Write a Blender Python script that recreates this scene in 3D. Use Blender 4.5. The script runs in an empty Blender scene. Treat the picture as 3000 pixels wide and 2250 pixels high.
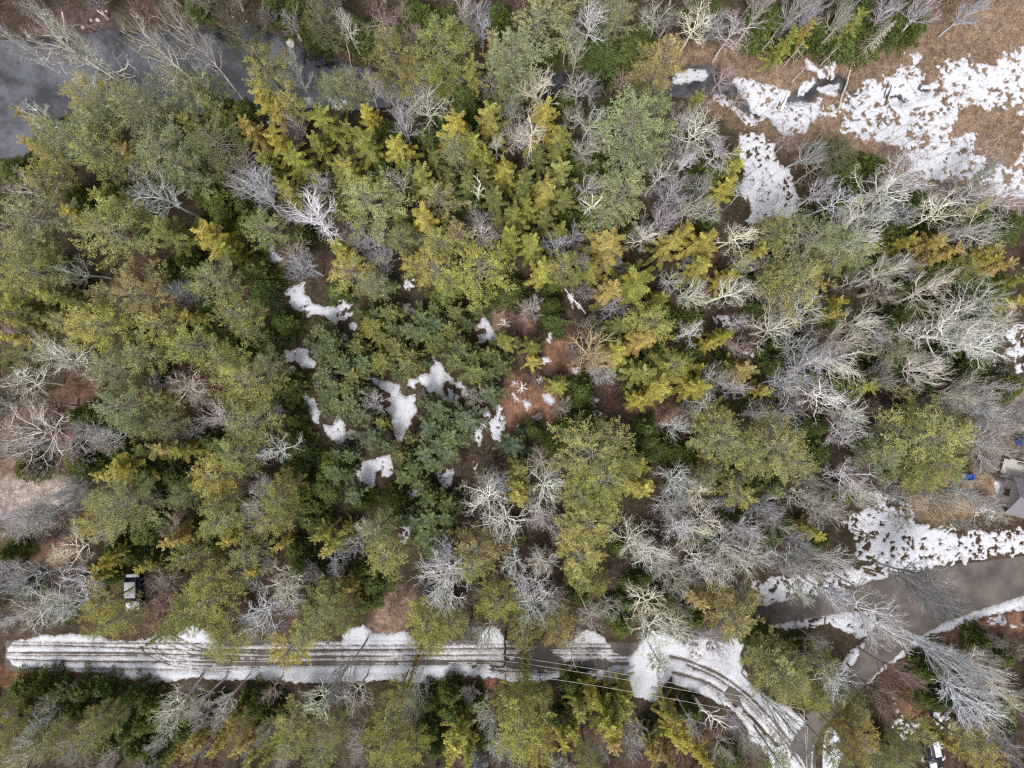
import bpy, math, random
import numpy as np
from mathutils import Vector

# ------------------------------------------------------------------ camera, sky, sun
SC = bpy.context.scene
H = 83.333                        # camera height above the ground, metres
K = 125.0 / 3000.0                # metres on the ground per pixel of the 3000 px wide photograph
cam_d = bpy.data.cameras.new('camera')
cam_d.lens = 24.0; cam_d.sensor_width = 36.0; cam_d.sensor_fit = 'HORIZONTAL'
cam_d.clip_start = 0.5; cam_d.clip_end = 6000.0
cam = bpy.data.objects.new('camera', cam_d)
cam.location = (0, 0, H); cam.rotation_euler = (0, 0, 0)
SC.collection.objects.link(cam); SC.camera = cam

SUN_ELEV, SUN_ROT = math.radians(60), math.radians(200)     # rotation clockwise from north
world = bpy.data.worlds.new('World'); SC.world = world; world.use_nodes = True
wn = world.node_tree.nodes; wl = world.node_tree.links; wn.clear()
wo = wn.new('ShaderNodeOutputWorld'); bg = wn.new('ShaderNodeBackground'); sky = wn.new('ShaderNodeTexSky')
sky.sky_type = 'NISHITA'; sky.sun_disc = False
sky.sun_elevation = SUN_ELEV; sky.sun_rotation = SUN_ROT
sky.air_density = 1.0; sky.dust_density = 5.0; sky.ozone_density = 0.6
bg.inputs['Strength'].default_value = 0.145
hs = wn.new('ShaderNodeHueSaturation'); hs.inputs['Saturation'].default_value = 0.28
wl.new(sky.outputs[0], hs.inputs['Color']); wl.new(hs.outputs[0], bg.inputs[0]); wl.new(bg.outputs[0], wo.inputs[0])

sun_d = bpy.data.lights.new('sun', 'SUN'); sun_d.energy = 2.0; sun_d.angle = math.radians(12); sun_d.color = (1.0, 0.955, 0.89)
sun = bpy.data.objects.new('sun', sun_d); SC.collection.objects.link(sun)
_d = Vector((math.sin(SUN_ROT) * math.cos(SUN_ELEV), math.cos(SUN_ROT) * math.cos(SUN_ELEV), math.sin(SUN_ELEV)))
sun.rotation_euler = (-_d).to_track_quat('-Z', 'Y').to_euler()
sun.location = _d * 200
SC.view_settings.view_transform = 'Standard'; SC.view_settings.look = 'None'
SC.view_settings.gamma = 1.0; SC.view_settings.use_curve_mapping = False
SC.view_settings.exposure = 0.58
SC.cycles.use_denoising = False
SC.cycles.filter_width = 1.3
SC.cycles.max_bounces = 5; SC.cycles.diffuse_bounces = 3; SC.cycles.glossy_bounces = 2
SC.cycles.transmission_bounces = 3; SC.cycles.transparent_max_bounces = 6

# ------------------------------------------------------------------ helpers
rng = np.random.default_rng(7)
R = random.Random(11)
COL = SC.collection

def G(px, py, z=0.0):
    """pixel of the photograph -> point at height z"""
    s = K * (1 - z / H)
    return ((px - 1500.0) * s, (1125.0 - py) * s, z)

OFF = {1: (0, 0), 2: (1000, 0), 3: (2000, 0), 4: (0, 750), 5: (1000, 750), 6: (2000, 750), 7: (0, 1500), 8: (1000, 1500), 9: (2000, 1500)}
def T(t, pts):
    """points read off an enlarged ninth of the photograph -> photograph pixels"""
    ox, oy = OFF[t]
    return [(ox + x / 2.212, oy + y / 2.212) for x, y in pts]

def link(o, parent=None):
    COL.objects.link(o)
    if parent is not None: o.parent = parent
    return o

def tag(o, label=None, cat=None, group=None, kind=None):
    if label: o['label'] = label
    if cat: o['category'] = cat
    if group: o['group'] = group
    if kind: o['kind'] = kind
    return o

def empty(name, loc, rz=0.0, scale=(1, 1, 1)):
    o = bpy.data.objects.new(name, None); o.empty_display_size = 0.3
    o.location = loc; o.rotation_euler = (0, 0, rz); o.scale = scale
    COL.objects.link(o); return o

def mesh_from(name, V, quads=None, tris=None, mat=None, fattr=None, smooth=False):
    V = np.asarray(V, dtype=np.float32).reshape(-1, 3)
    nq = 0 if quads is None else len(quads); nt = 0 if tris is None else len(tris)
    idx = []
    if nq: idx.append(np.asarray(quads, dtype=np.int32).ravel())
    if nt: idx.append(np.asarray(tris, dtype=np.int32).ravel())
    idx = np.concatenate(idx)
    me = bpy.data.meshes.new(name)
    me.vertices.add(len(V)); me.vertices.foreach_set('co', V.ravel())
    me.loops.add(len(idx)); me.loops.foreach_set('vertex_index', idx)
    me.polygons.add(nq + nt)
    starts = np.concatenate([np.arange(nq) * 4, nq * 4 + np.arange(nt) * 3]).astype(np.int32)
    me.polygons.foreach_set('loop_start', starts)
    me.polygons.foreach_set('use_smooth', np.full(nq + nt, smooth, dtype=bool))
    if fattr is not None:
        a = me.attributes.new('v', 'FLOAT', 'FACE'); a.data.foreach_set('value', np.asarray(fattr, dtype=np.float32))
    me.update(calc_edges=True); me.validate()
    if mat: me.materials.append(mat)
    return me

def norm(a):
    return a / np.maximum(np.linalg.norm(a, axis=-1, keepdims=True), 1e-9)

def blades(P, D, L, W, seed, flat=0.0):
    """diamond shaped needle sprays: base P, direction D, length L, width W"""
    r = np.random.default_rng(seed)
    n = len(P); D = norm(D)
    S = np.cross(D, r.normal(size=(n, 3)))
    if flat: S = norm(S) * (1 - flat) + norm(np.cross(D, np.array([[0, 0, 1.0]]))) * flat * np.where(r.random((n, 1)) < .5, -1, 1)
    S = norm(S)
    L = np.broadcast_to(np.asarray(L, float), (n,))[:, None]; W = np.broadcast_to(np.asarray(W, float), (n,))[:, None]
    v = np.stack([P, P + D * L * 0.5 + S * W * 0.5, P + D * L, P + D * L * 0.5 - S * W * 0.5], axis=1)
    return v.reshape(-1, 3), np.arange(n * 4).reshape(-1, 4)

def segs_mesh(A, B, ra, rb, sides):
    """frusta from A to B"""
    A = np.asarray(A, float); B = np.asarray(B, float); n = len(A)
    ra = np.asarray(ra, float); rb = np.asarray(rb, float)
    D = norm(B - A)
    up = np.where(np.abs(D[:, 2:3]) > 0.9, np.array([[1.0, 0, 0]]), np.array([[0, 0, 1.0]]))
    U = norm(np.cross(D, up)); Wv = np.cross(D, U)
    ang = np.arange(sides) * 2 * math.pi / sides
    c, s = np.cos(ang), np.sin(ang)
    ring = U[:, None, :] * c[None, :, None] + Wv[:, None, :] * s[None, :, None]
    va = A[:, None, :] + ring * ra[:, None, None]; vb = B[:, None, :] + ring * rb[:, None, None]
    V = np.concatenate([va, vb], axis=1).reshape(-1, 3)
    base = (np.arange(n) * 2 * sides)[:, None]
    i = np.arange(sides)[None, :]; j = (i + 1) % sides
    Q = np.stack([base + i, base + j, base + sides + j, base + sides + i], axis=-1).reshape(-1, 4)
    return V, Q

def join(parts):
    Vs, Qs, Fs, o = [], [], [], 0
    for V, Q, F in parts:
        Vs.append(V); Qs.append(Q + o); Fs.append(np.broadcast_to(np.asarray(F, float), (len(Q),))); o += len(V)
    return np.concatenate(Vs), np.concatenate(Qs), np.concatenate(Fs)

def box(V, F, c, s, rz=0.0, rx=0.0):
    """append a box to python lists"""
    b = len(V)
    for dz in (-1, 1):
        for dx, dy in ((-1, -1), (1, -1), (1, 1), (-1, 1)):
            x, y, z = dx * s[0] / 2, dy * s[1] / 2, dz * s[2] / 2
            y, z = y * math.cos(rx) - z * math.sin(rx), y * math.sin(rx) + z * math.cos(rx)
            x, y = x * math.cos(rz) - y * math.sin(rz), x * math.sin(rz) + y * math.cos(rz)
            V.append((c[0] + x, c[1] + y, c[2] + z))
    for f in ((0, 3, 2, 1), (4, 5, 6, 7), (0, 1, 5, 4), (1, 2, 6, 5), (2, 3, 7, 6), (3, 0, 4, 7)):
        F.append(tuple(b + i for i in f))

def pyobj(name, V, F, mat, parent=None, smooth=False, bevel=0.0):
    me = bpy.data.meshes.new(name); me.from_pydata([tuple(v) for v in V], [], F); me.update()
    if mat: me.materials.append(mat)
    for p in me.polygons: p.use_smooth = smooth
    o = bpy.data.objects.new(name, me)
    if bevel:
        m = o.modifiers.new('bevel', 'BEVEL'); m.width = bevel; m.segments = 2
    return link(o, parent)

# value noise -------------------------------------------------------
_NL = np.random.default_rng(3).random((256, 256))
def vnoise(x, y):
    xi = np.floor(x).astype(int); yi = np.floor(y).astype(int)
    fx = x - xi; fy = y - yi; fx = fx * fx * (3 - 2 * fx); fy = fy * fy * (3 - 2 * fy)
    g = lambda a, b: _NL[a & 255, b & 255]
    return (g(xi, yi) * (1 - fx) + g(xi + 1, yi) * fx) * (1 - fy) + (g(xi, yi + 1) * (1 - fx) + g(xi + 1, yi + 1) * fx) * fy
def fbm(x, y, f=1.0, o=4):
    a = 0.0; amp = 0.5; tot = 0
    for k in range(o):
        a = a + amp * vnoise(x * f + 17.3 * k, y * f + 9.1 * k); tot += amp; amp *= 0.5; f *= 2.03
    return a / tot * 2 - 1          # about -1..1

def sdf_poly(X, Y, pts):
    """signed distance, positive inside; pts in metres"""
    d = np.full(X.shape, 1e9); ins = np.zeros(X.shape, bool); n = len(pts)
    for i in range(n):
        x0, y0 = pts[i]; x1, y1 = pts[(i + 1) % n]
        ex, ey = x1 - x0, y1 - y0; wx, wy = X - x0, Y - y0
        t = np.clip((wx * ex + wy * ey) / (ex * ex + ey * ey + 1e-12), 0, 1)
        d = np.minimum(d, np.hypot(wx - ex * t, wy - ey * t))
        c = (y0 <= Y) != (y1 <= Y)
        with np.errstate(divide='ignore', invalid='ignore'):
            xc = x0 + (Y - y0) * ex / (ey if abs(ey) > 1e-12 else 1e-12)
        ins ^= c & (X < xc)
    return np.where(ins, d, -d)
def dist_line(X, Y, pts):
    d = np.full(X.shape, 1e9)
    for (x0, y0), (x1, y1) in zip(pts[:-1], pts[1:]):
        ex, ey = x1 - x0, y1 - y0; wx, wy = X - x0, Y - y0
        t = np.clip((wx * ex + wy * ey) / (ex * ex + ey * ey + 1e-12), 0, 1)
        d = np.minimum(d, np.hypot(wx - ex * t, wy - ey * t))
    return d
def gm(pts): return [G(x, y)[:2] for x, y in pts]
def smooth_line(pts, n=6):
    out = []
    P = [pts[0]] + list(pts) + [pts[-1]]
    for i in range(1, len(P) - 2):
        p0, p1, p2, p3 = (np.array(P[i + k], float) for k in (-1, 0, 1, 2))
        for k in range(n):
            t = k / n
            out.append(tuple(0.5 * ((2 * p1) + (-p0 + p2) * t + (2 * p0 - 5 * p1 + 4 * p2 - p3) * t * t + (-p0 + 3 * p1 - 3 * p2 + p3) * t ** 3)))
    out.append(tuple(P[-1])); return out

# ------------------------------------------------------------------ materials
def newmat(name):
    m = bpy.data.materials.new(name); m.use_nodes = True
    nt = m.node_tree; nt.nodes.clear()
    return m, nt.nodes, nt.links
def plain(name, col, rough=0.8, metal=0.0, noise=0.0, scale=8.0, spec=0.3, bump=0.0):
    m, n, l = newmat(name)
    o = n.new('ShaderNodeOutputMaterial'); p = n.new('ShaderNodeBsdfPrincipled')
    p.inputs['Base Color'].default_value = (*col, 1); p.inputs['Roughness'].default_value = rough
    p.inputs['Metallic'].default_value = metal; p.inputs['Specular IOR Level'].default_value = spec
    if noise:
        tc = n.new('ShaderNodeTexCoord'); nz = n.new('ShaderNodeTexNoise'); nz.inputs['Scale'].default_value = scale; nz.inputs['Detail'].default_value = 6
        mr = n.new('ShaderNodeMapRange'); mr.inputs['From Min'].default_value = 0.3; mr.inputs['From Max'].default_value = 0.7
        mr.inputs['To Min'].default_value = 1 - noise; mr.inputs['To Max'].default_value = 1 + noise
        vm = n.new('ShaderNodeVectorMath'); vm.operation = 'SCALE'; vm.inputs[0].default_value = col
        l.new(tc.outputs['Object'], nz.inputs['Vector']); l.new(nz.outputs['Fac'], mr.inputs['Value']); l.new(mr.outputs[0], vm.inputs['Scale'])
        l.new(vm.outputs[0], p.inputs['Base Color'])
        if bump:
            b = n.new('ShaderNodeBump'); b.inputs['Strength'].default_value = bump; b.inputs['Distance'].default_value = 0.03
            l.new(nz.outputs['Fac'], b.inputs['Height']); l.new(b.outputs[0], p.inputs['Normal'])
    l.new(p.outputs[0], o.inputs[0])
    return m

def leafmat(name, translucent=0.3, hue=(1.12, 1.03, 0.72)):
    """needles: object colour, varied spray by spray"""
    m, n, l = newmat(name)
    o = n.new('ShaderNodeOutputMaterial'); oi = n.new('ShaderNodeObjectInfo'); at = n.new('ShaderNodeAttribute'); at.attribute_name = 'v'
    mr = n.new('ShaderNodeMapRange'); mr.inputs['To Min'].default_value = 0.5; mr.inputs['To Max'].default_value = 1.5
    vm = n.new('ShaderNodeVectorMath'); vm.operation = 'SCALE'
    l.new(at.outputs['Fac'], mr.inputs['Value']); l.new(oi.outputs['Color'], vm.inputs[0]); l.new(mr.outputs[0], vm.inputs['Scale'])
    wv = n.new('ShaderNodeVectorMath'); wv.operation = 'MULTIPLY'; wv.inputs[1].default_value = hue
    l.new(vm.outputs[0], wv.inputs[0])
    mx = n.new('ShaderNodeMix'); mx.data_type = 'RGBA'
    l.new(vm.outputs[0], mx.inputs[6]); l.new(wv.outputs[0], mx.inputs[7])
    geo = n.new('ShaderNodeNewGeometry')
    tc = n.new('ShaderNodeTexCoord'); nz = n.new('ShaderNodeTexNoise'); nz.inputs['Scale'].default_value = 1.1; nz.inputs['Detail'].default_value = 3
    l.new(tc.outputs['Object'], nz.inputs['Vector'])
    m2 = n.new('ShaderNodeMapRange'); m2.inputs['From Min'].default_value = 0.42; m2.inputs['From Max'].default_value = 0.62
    l.new(nz.outputs['Fac'], m2.inputs['Value']); l.new(m2.outputs[0], mx.inputs[0])
    df = n.new('ShaderNodeBsdfDiffuse'); tr = n.new('ShaderNodeBsdfTranslucent'); ms = n.new('ShaderNodeMixShader'); ms.inputs[0].default_value = translucent
    l.new(mx.outputs[2], df.inputs[0]); l.new(mx.outputs[2], tr.inputs[0]); l.new(df.outputs[0], ms.inputs[1]); l.new(tr.outputs[0], ms.inputs[2])
    l.new(ms.outputs[0], o.inputs[0])
    return m
def barkmat(name):
    """bark: object colour with lichen mottling; 'v' fades limbs to twigs"""
    m, n, l = newmat(name)
    o = n.new('ShaderNodeOutputMaterial'); oi = n.new('ShaderNodeObjectInfo'); at = n.new('ShaderNodeAttribute'); at.attribute_name = 'v'
    tc = n.new('ShaderNodeTexCoord'); nz = n.new('ShaderNodeTexNoise'); nz.inputs['Scale'].default_value = 2.2; nz.inputs['Detail'].default_value = 5
    l.new(tc.outputs['Object'], nz.inputs['Vector'])
    mr = n.new('ShaderNodeMapRange'); mr.inputs['From Min'].default_value = 0.35; mr.inputs['From Max'].default_value = 0.65; mr.inputs['To Min'].default_value = 0.78; mr.inputs['To Max'].default_value = 1.15
    l.new(nz.outputs['Fac'], mr.inputs['Value'])
    vm = n.new('ShaderNodeVectorMath'); vm.operation = 'SCALE'; l.new(oi.outputs['Color'], vm.inputs[0]); l.new(mr.outputs[0], vm.inputs['Scale'])
    tw = n.new('ShaderNodeVectorMath'); tw.operation = 'MULTIPLY'; tw.inputs[1].default_value = (0.50, 0.46, 0.45); l.new(vm.outputs[0], tw.inputs[0])
    mx = n.new('ShaderNodeMix'); mx.data_type = 'RGBA'; l.new(at.outputs['Fac'], mx.inputs[0]); l.new(vm.outputs[0], mx.inputs[6]); l.new(tw.outputs[0], mx.inputs[7])
    p = n.new('ShaderNodeBsdfDiffuse'); l.new(mx.outputs[2], p.inputs[0]); l.new(p.outputs[0], o.inputs[0])
    return m

M_LEAF = leafmat('needles', 0.10)
M_HEM = leafmat('dark_needles', 0.08, (1.2, 1.1, 0.75))
M_BARK = barkmat('pale_bark')
M_TRUNK = plain('brown_bark', (0.13, 0.10, 0.08), 0.95, noise=0.35, scale=6)
M_LIMB = plain('grey_limb_bark', (0.17, 0.155, 0.13), 0.95, noise=0.3, scale=5)

# snow
def snowmat():
    m, n, l = newmat('snow')
    o = n.new('ShaderNodeOutputMaterial'); p = n.new('ShaderNodeBsdfPrincipled')
    tc = n.new('ShaderNodeTexCoord')
    nz = n.new('ShaderNodeTexNoise'); nz.inputs['Scale'].default_value = 1.6; nz.inputs['Detail'].default_value = 8; nz.inputs['Roughness'].default_value = 0.65
    l.new(tc.outputs['Object'], nz.inputs['Vector'])
    cr = n.new('ShaderNodeValToRGB'); e = cr.color_ramp.elements
    e[0].position = 0.28; e[0].color = (0.36, 0.37, 0.41, 1); e[1].position = 0.5; e[1].color = (0.47, 0.48, 0.53, 1)
    l.new(nz.outputs['Fac'], cr.inputs[0])
    # thin snow at the rims lets wet litter and ice show through
    at = n.new('ShaderNodeAttribute'); at.attribute_name = 'depth'
    nf = n.new('ShaderNodeTexNoise'); nf.inputs['Scale'].default_value = 3.5; nf.inputs['Detail'].default_value = 6; nf.inputs['Roughness'].default_value = .7; l.new(tc.outputs['Object'], nf.inputs['Vector'])
    ma = n.new('ShaderNodeMath'); ma.operation = 'MULTIPLY_ADD'; ma.inputs[1].default_value = 1.4; ma.inputs[2].default_value = -0.62; l.new(nf.outputs['Fac'], ma.inputs[0])
    ad = n.new('ShaderNodeMath'); ad.operation = 'ADD'; l.new(ma.outputs[0], ad.inputs[0]); l.new(at.outputs['Fac'], ad.inputs[1])
    rm = n.new('ShaderNodeMapRange'); rm.inputs['From Min'].default_value = -0.02; rm.inputs['From Max'].default_value = 0.34; l.new(ad.outputs[0], rm.inputs['Value'])
    mx = n.new('ShaderNodeMix'); mx.data_type = 'RGBA'; mx.inputs[6].default_value = (.20, .175, .16, 1); l.new(rm.outputs[0], mx.inputs[0]); l.new(cr.outputs[0], mx.inputs[7]); l.new(mx.outputs[2], p.inputs['Base Color'])
    p.inputs['Roughness'].default_value = 0.7; p.inputs['Specular IOR Level'].default_value = 0.2
    n2 = n.new('ShaderNodeTexNoise'); n2.inputs['Scale'].default_value = 4.0; n2.inputs['Detail'].default_value = 5; l.new(tc.outputs['Object'], n2.inputs['Vector'])
    b = n.new('ShaderNodeBump'); b.inputs['Strength'].default_value = 0.5; b.inputs['Distance'].default_value = 0.06
    l.new(n2.outputs['Fac'], b.inputs['Height']); l.new(b.outputs[0], p.inputs['Normal']); l.new(p.outputs[0], o.inputs[0])
    return m
M_SNOW = snowmat(); M_SNOWCAP = plain('fresh_snow', (.50, .51, .56), .7, noise=.08, scale=3, bump=.4)

# ground: base colour comes from the terrain's own cover (litter, marsh grass, mud), with fine variation
def groundmat():
    m, n, l = newmat('forest_floor')
    o = n.new('ShaderNodeOutputMaterial'); p = n.new('ShaderNodeBsdfPrincipled')
    at = n.new('ShaderNodeAttribute'); at.attribute_name = 'cover'
    tc = n.new('ShaderNodeTexCoord')
    n1 = n.new('ShaderNodeTexNoise'); n1.inputs['Scale'].default_value = 1.3; n1.inputs['Detail'].default_value = 9; n1.inputs['Roughness'].default_value = 0.72
    n2 = n.new('ShaderNodeTexVoronoi'); n2.inputs['Scale'].default_value = 5.5
    l.new(tc.outputs['Object'], n1.inputs['Vector']); l.new(tc.outputs['Object'], n2.inputs['Vector'])
    mr = n.new('ShaderNodeMapRange'); mr.inputs['From Min'].default_value = 0.32; mr.inputs['From Max'].default_value = 0.68; mr.inputs['To Min'].default_value = 0.45; mr.inputs['To Max'].default_value = 1.5
    l.new(n1.outputs['Fac'], mr.inputs['Value'])
    vm = n.new('ShaderNodeVectorMath'); vm.operation = 'SCALE'; l.new(at.outputs['Color'], vm.inputs[0]); l.new(mr.outputs[0], vm.inputs['Scale'])
    mx = n.new('ShaderNodeMix'); mx.data_type = 'RGBA'; mx.blend_type = 'MULTIPLY'; mx.inputs[0].default_value = 0.5
    l.new(vm.outputs[0], mx.inputs[6]); l.new(n2.outputs['Distance'], mx.inputs[7])
    l.new(mx.outputs[2], p.inputs['Base Color']); p.inputs['Roughness'].default_value = 0.95; p.inputs['Specular IOR Level'].default_value = 0.1
    b = n.new('ShaderNodeBump'); b.inputs['Strength'].default_value = 0.8; b.inputs['Distance'].default_value = 0.12
    l.new(n1.outputs['Fac'], b.inputs['Height']); l.new(b.outputs[0], p.inputs['Normal']); l.new(p.outputs[0], o.inputs[0])
    return m
M_GROUND = groundmat()
M_ROAD = plain('asphalt', (0.088, 0.076, 0.070), 0.85, noise=0.38, scale=0.45, bump=0.3)

# ------------------------------------------------------------------ layout read off the photograph (3000 x 2250 px, ground level)
WATER = [
 [(-900, 90), (60, 118), (136, 112), (220, 105), (316, 88), (400, 104), (500, 92), (588, 88), (678, 78), (746, 70), (790, 100), (836, 115), (882, 150), (950, 160), (1000, 185), (1060, 205), (1120, 222), (1250, 235), (1400, 228), (1560, 218), (1700, 222), (1800, 225), (1900, 240), (1960, 232), (2010, 200), (2070, 192), (2110, 212), (2150, 240), (2165, 262), (2130, 276), (2060, 272), (1990, 276), (1950, 270), (1850, 268), (1760, 266), (1700, 262), (1560, 262), (1400, 275), (1250, 285), (1130, 300), (1050, 310), (960, 300), (800, 320), (640, 330), (480, 310), (350, 300), (230, 300), (150, 340), (90, 380), (75, 440), (40, 450), (-900, 460)],
 [(2150, 250), (2178, 282), (2195, 305), (2214, 325), (2219, 335), (2205, 334), (2185, 315), (2160, 285), (2140, 265)],
 [(2295, 295), (2325, 280), (2345, 278), (2372, 262), (2392, 250), (2425, 230), (2465, 224), (2478, 242), (2470, 255), (2450, 240), (2430, 244), (2400, 260), (2385, 275), (2365, 290), (2330, 294), (2300, 297)],
 [(2496, 278), (2525, 268), (2518, 280), (2505, 290), (2500, 300)], [(2617, 276), (2640, 281), (2658, 276), (2652, 288), (2628, 290)], [(2683, 255), (2715, 248), (2712, 262), (2693, 270)]]
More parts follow.
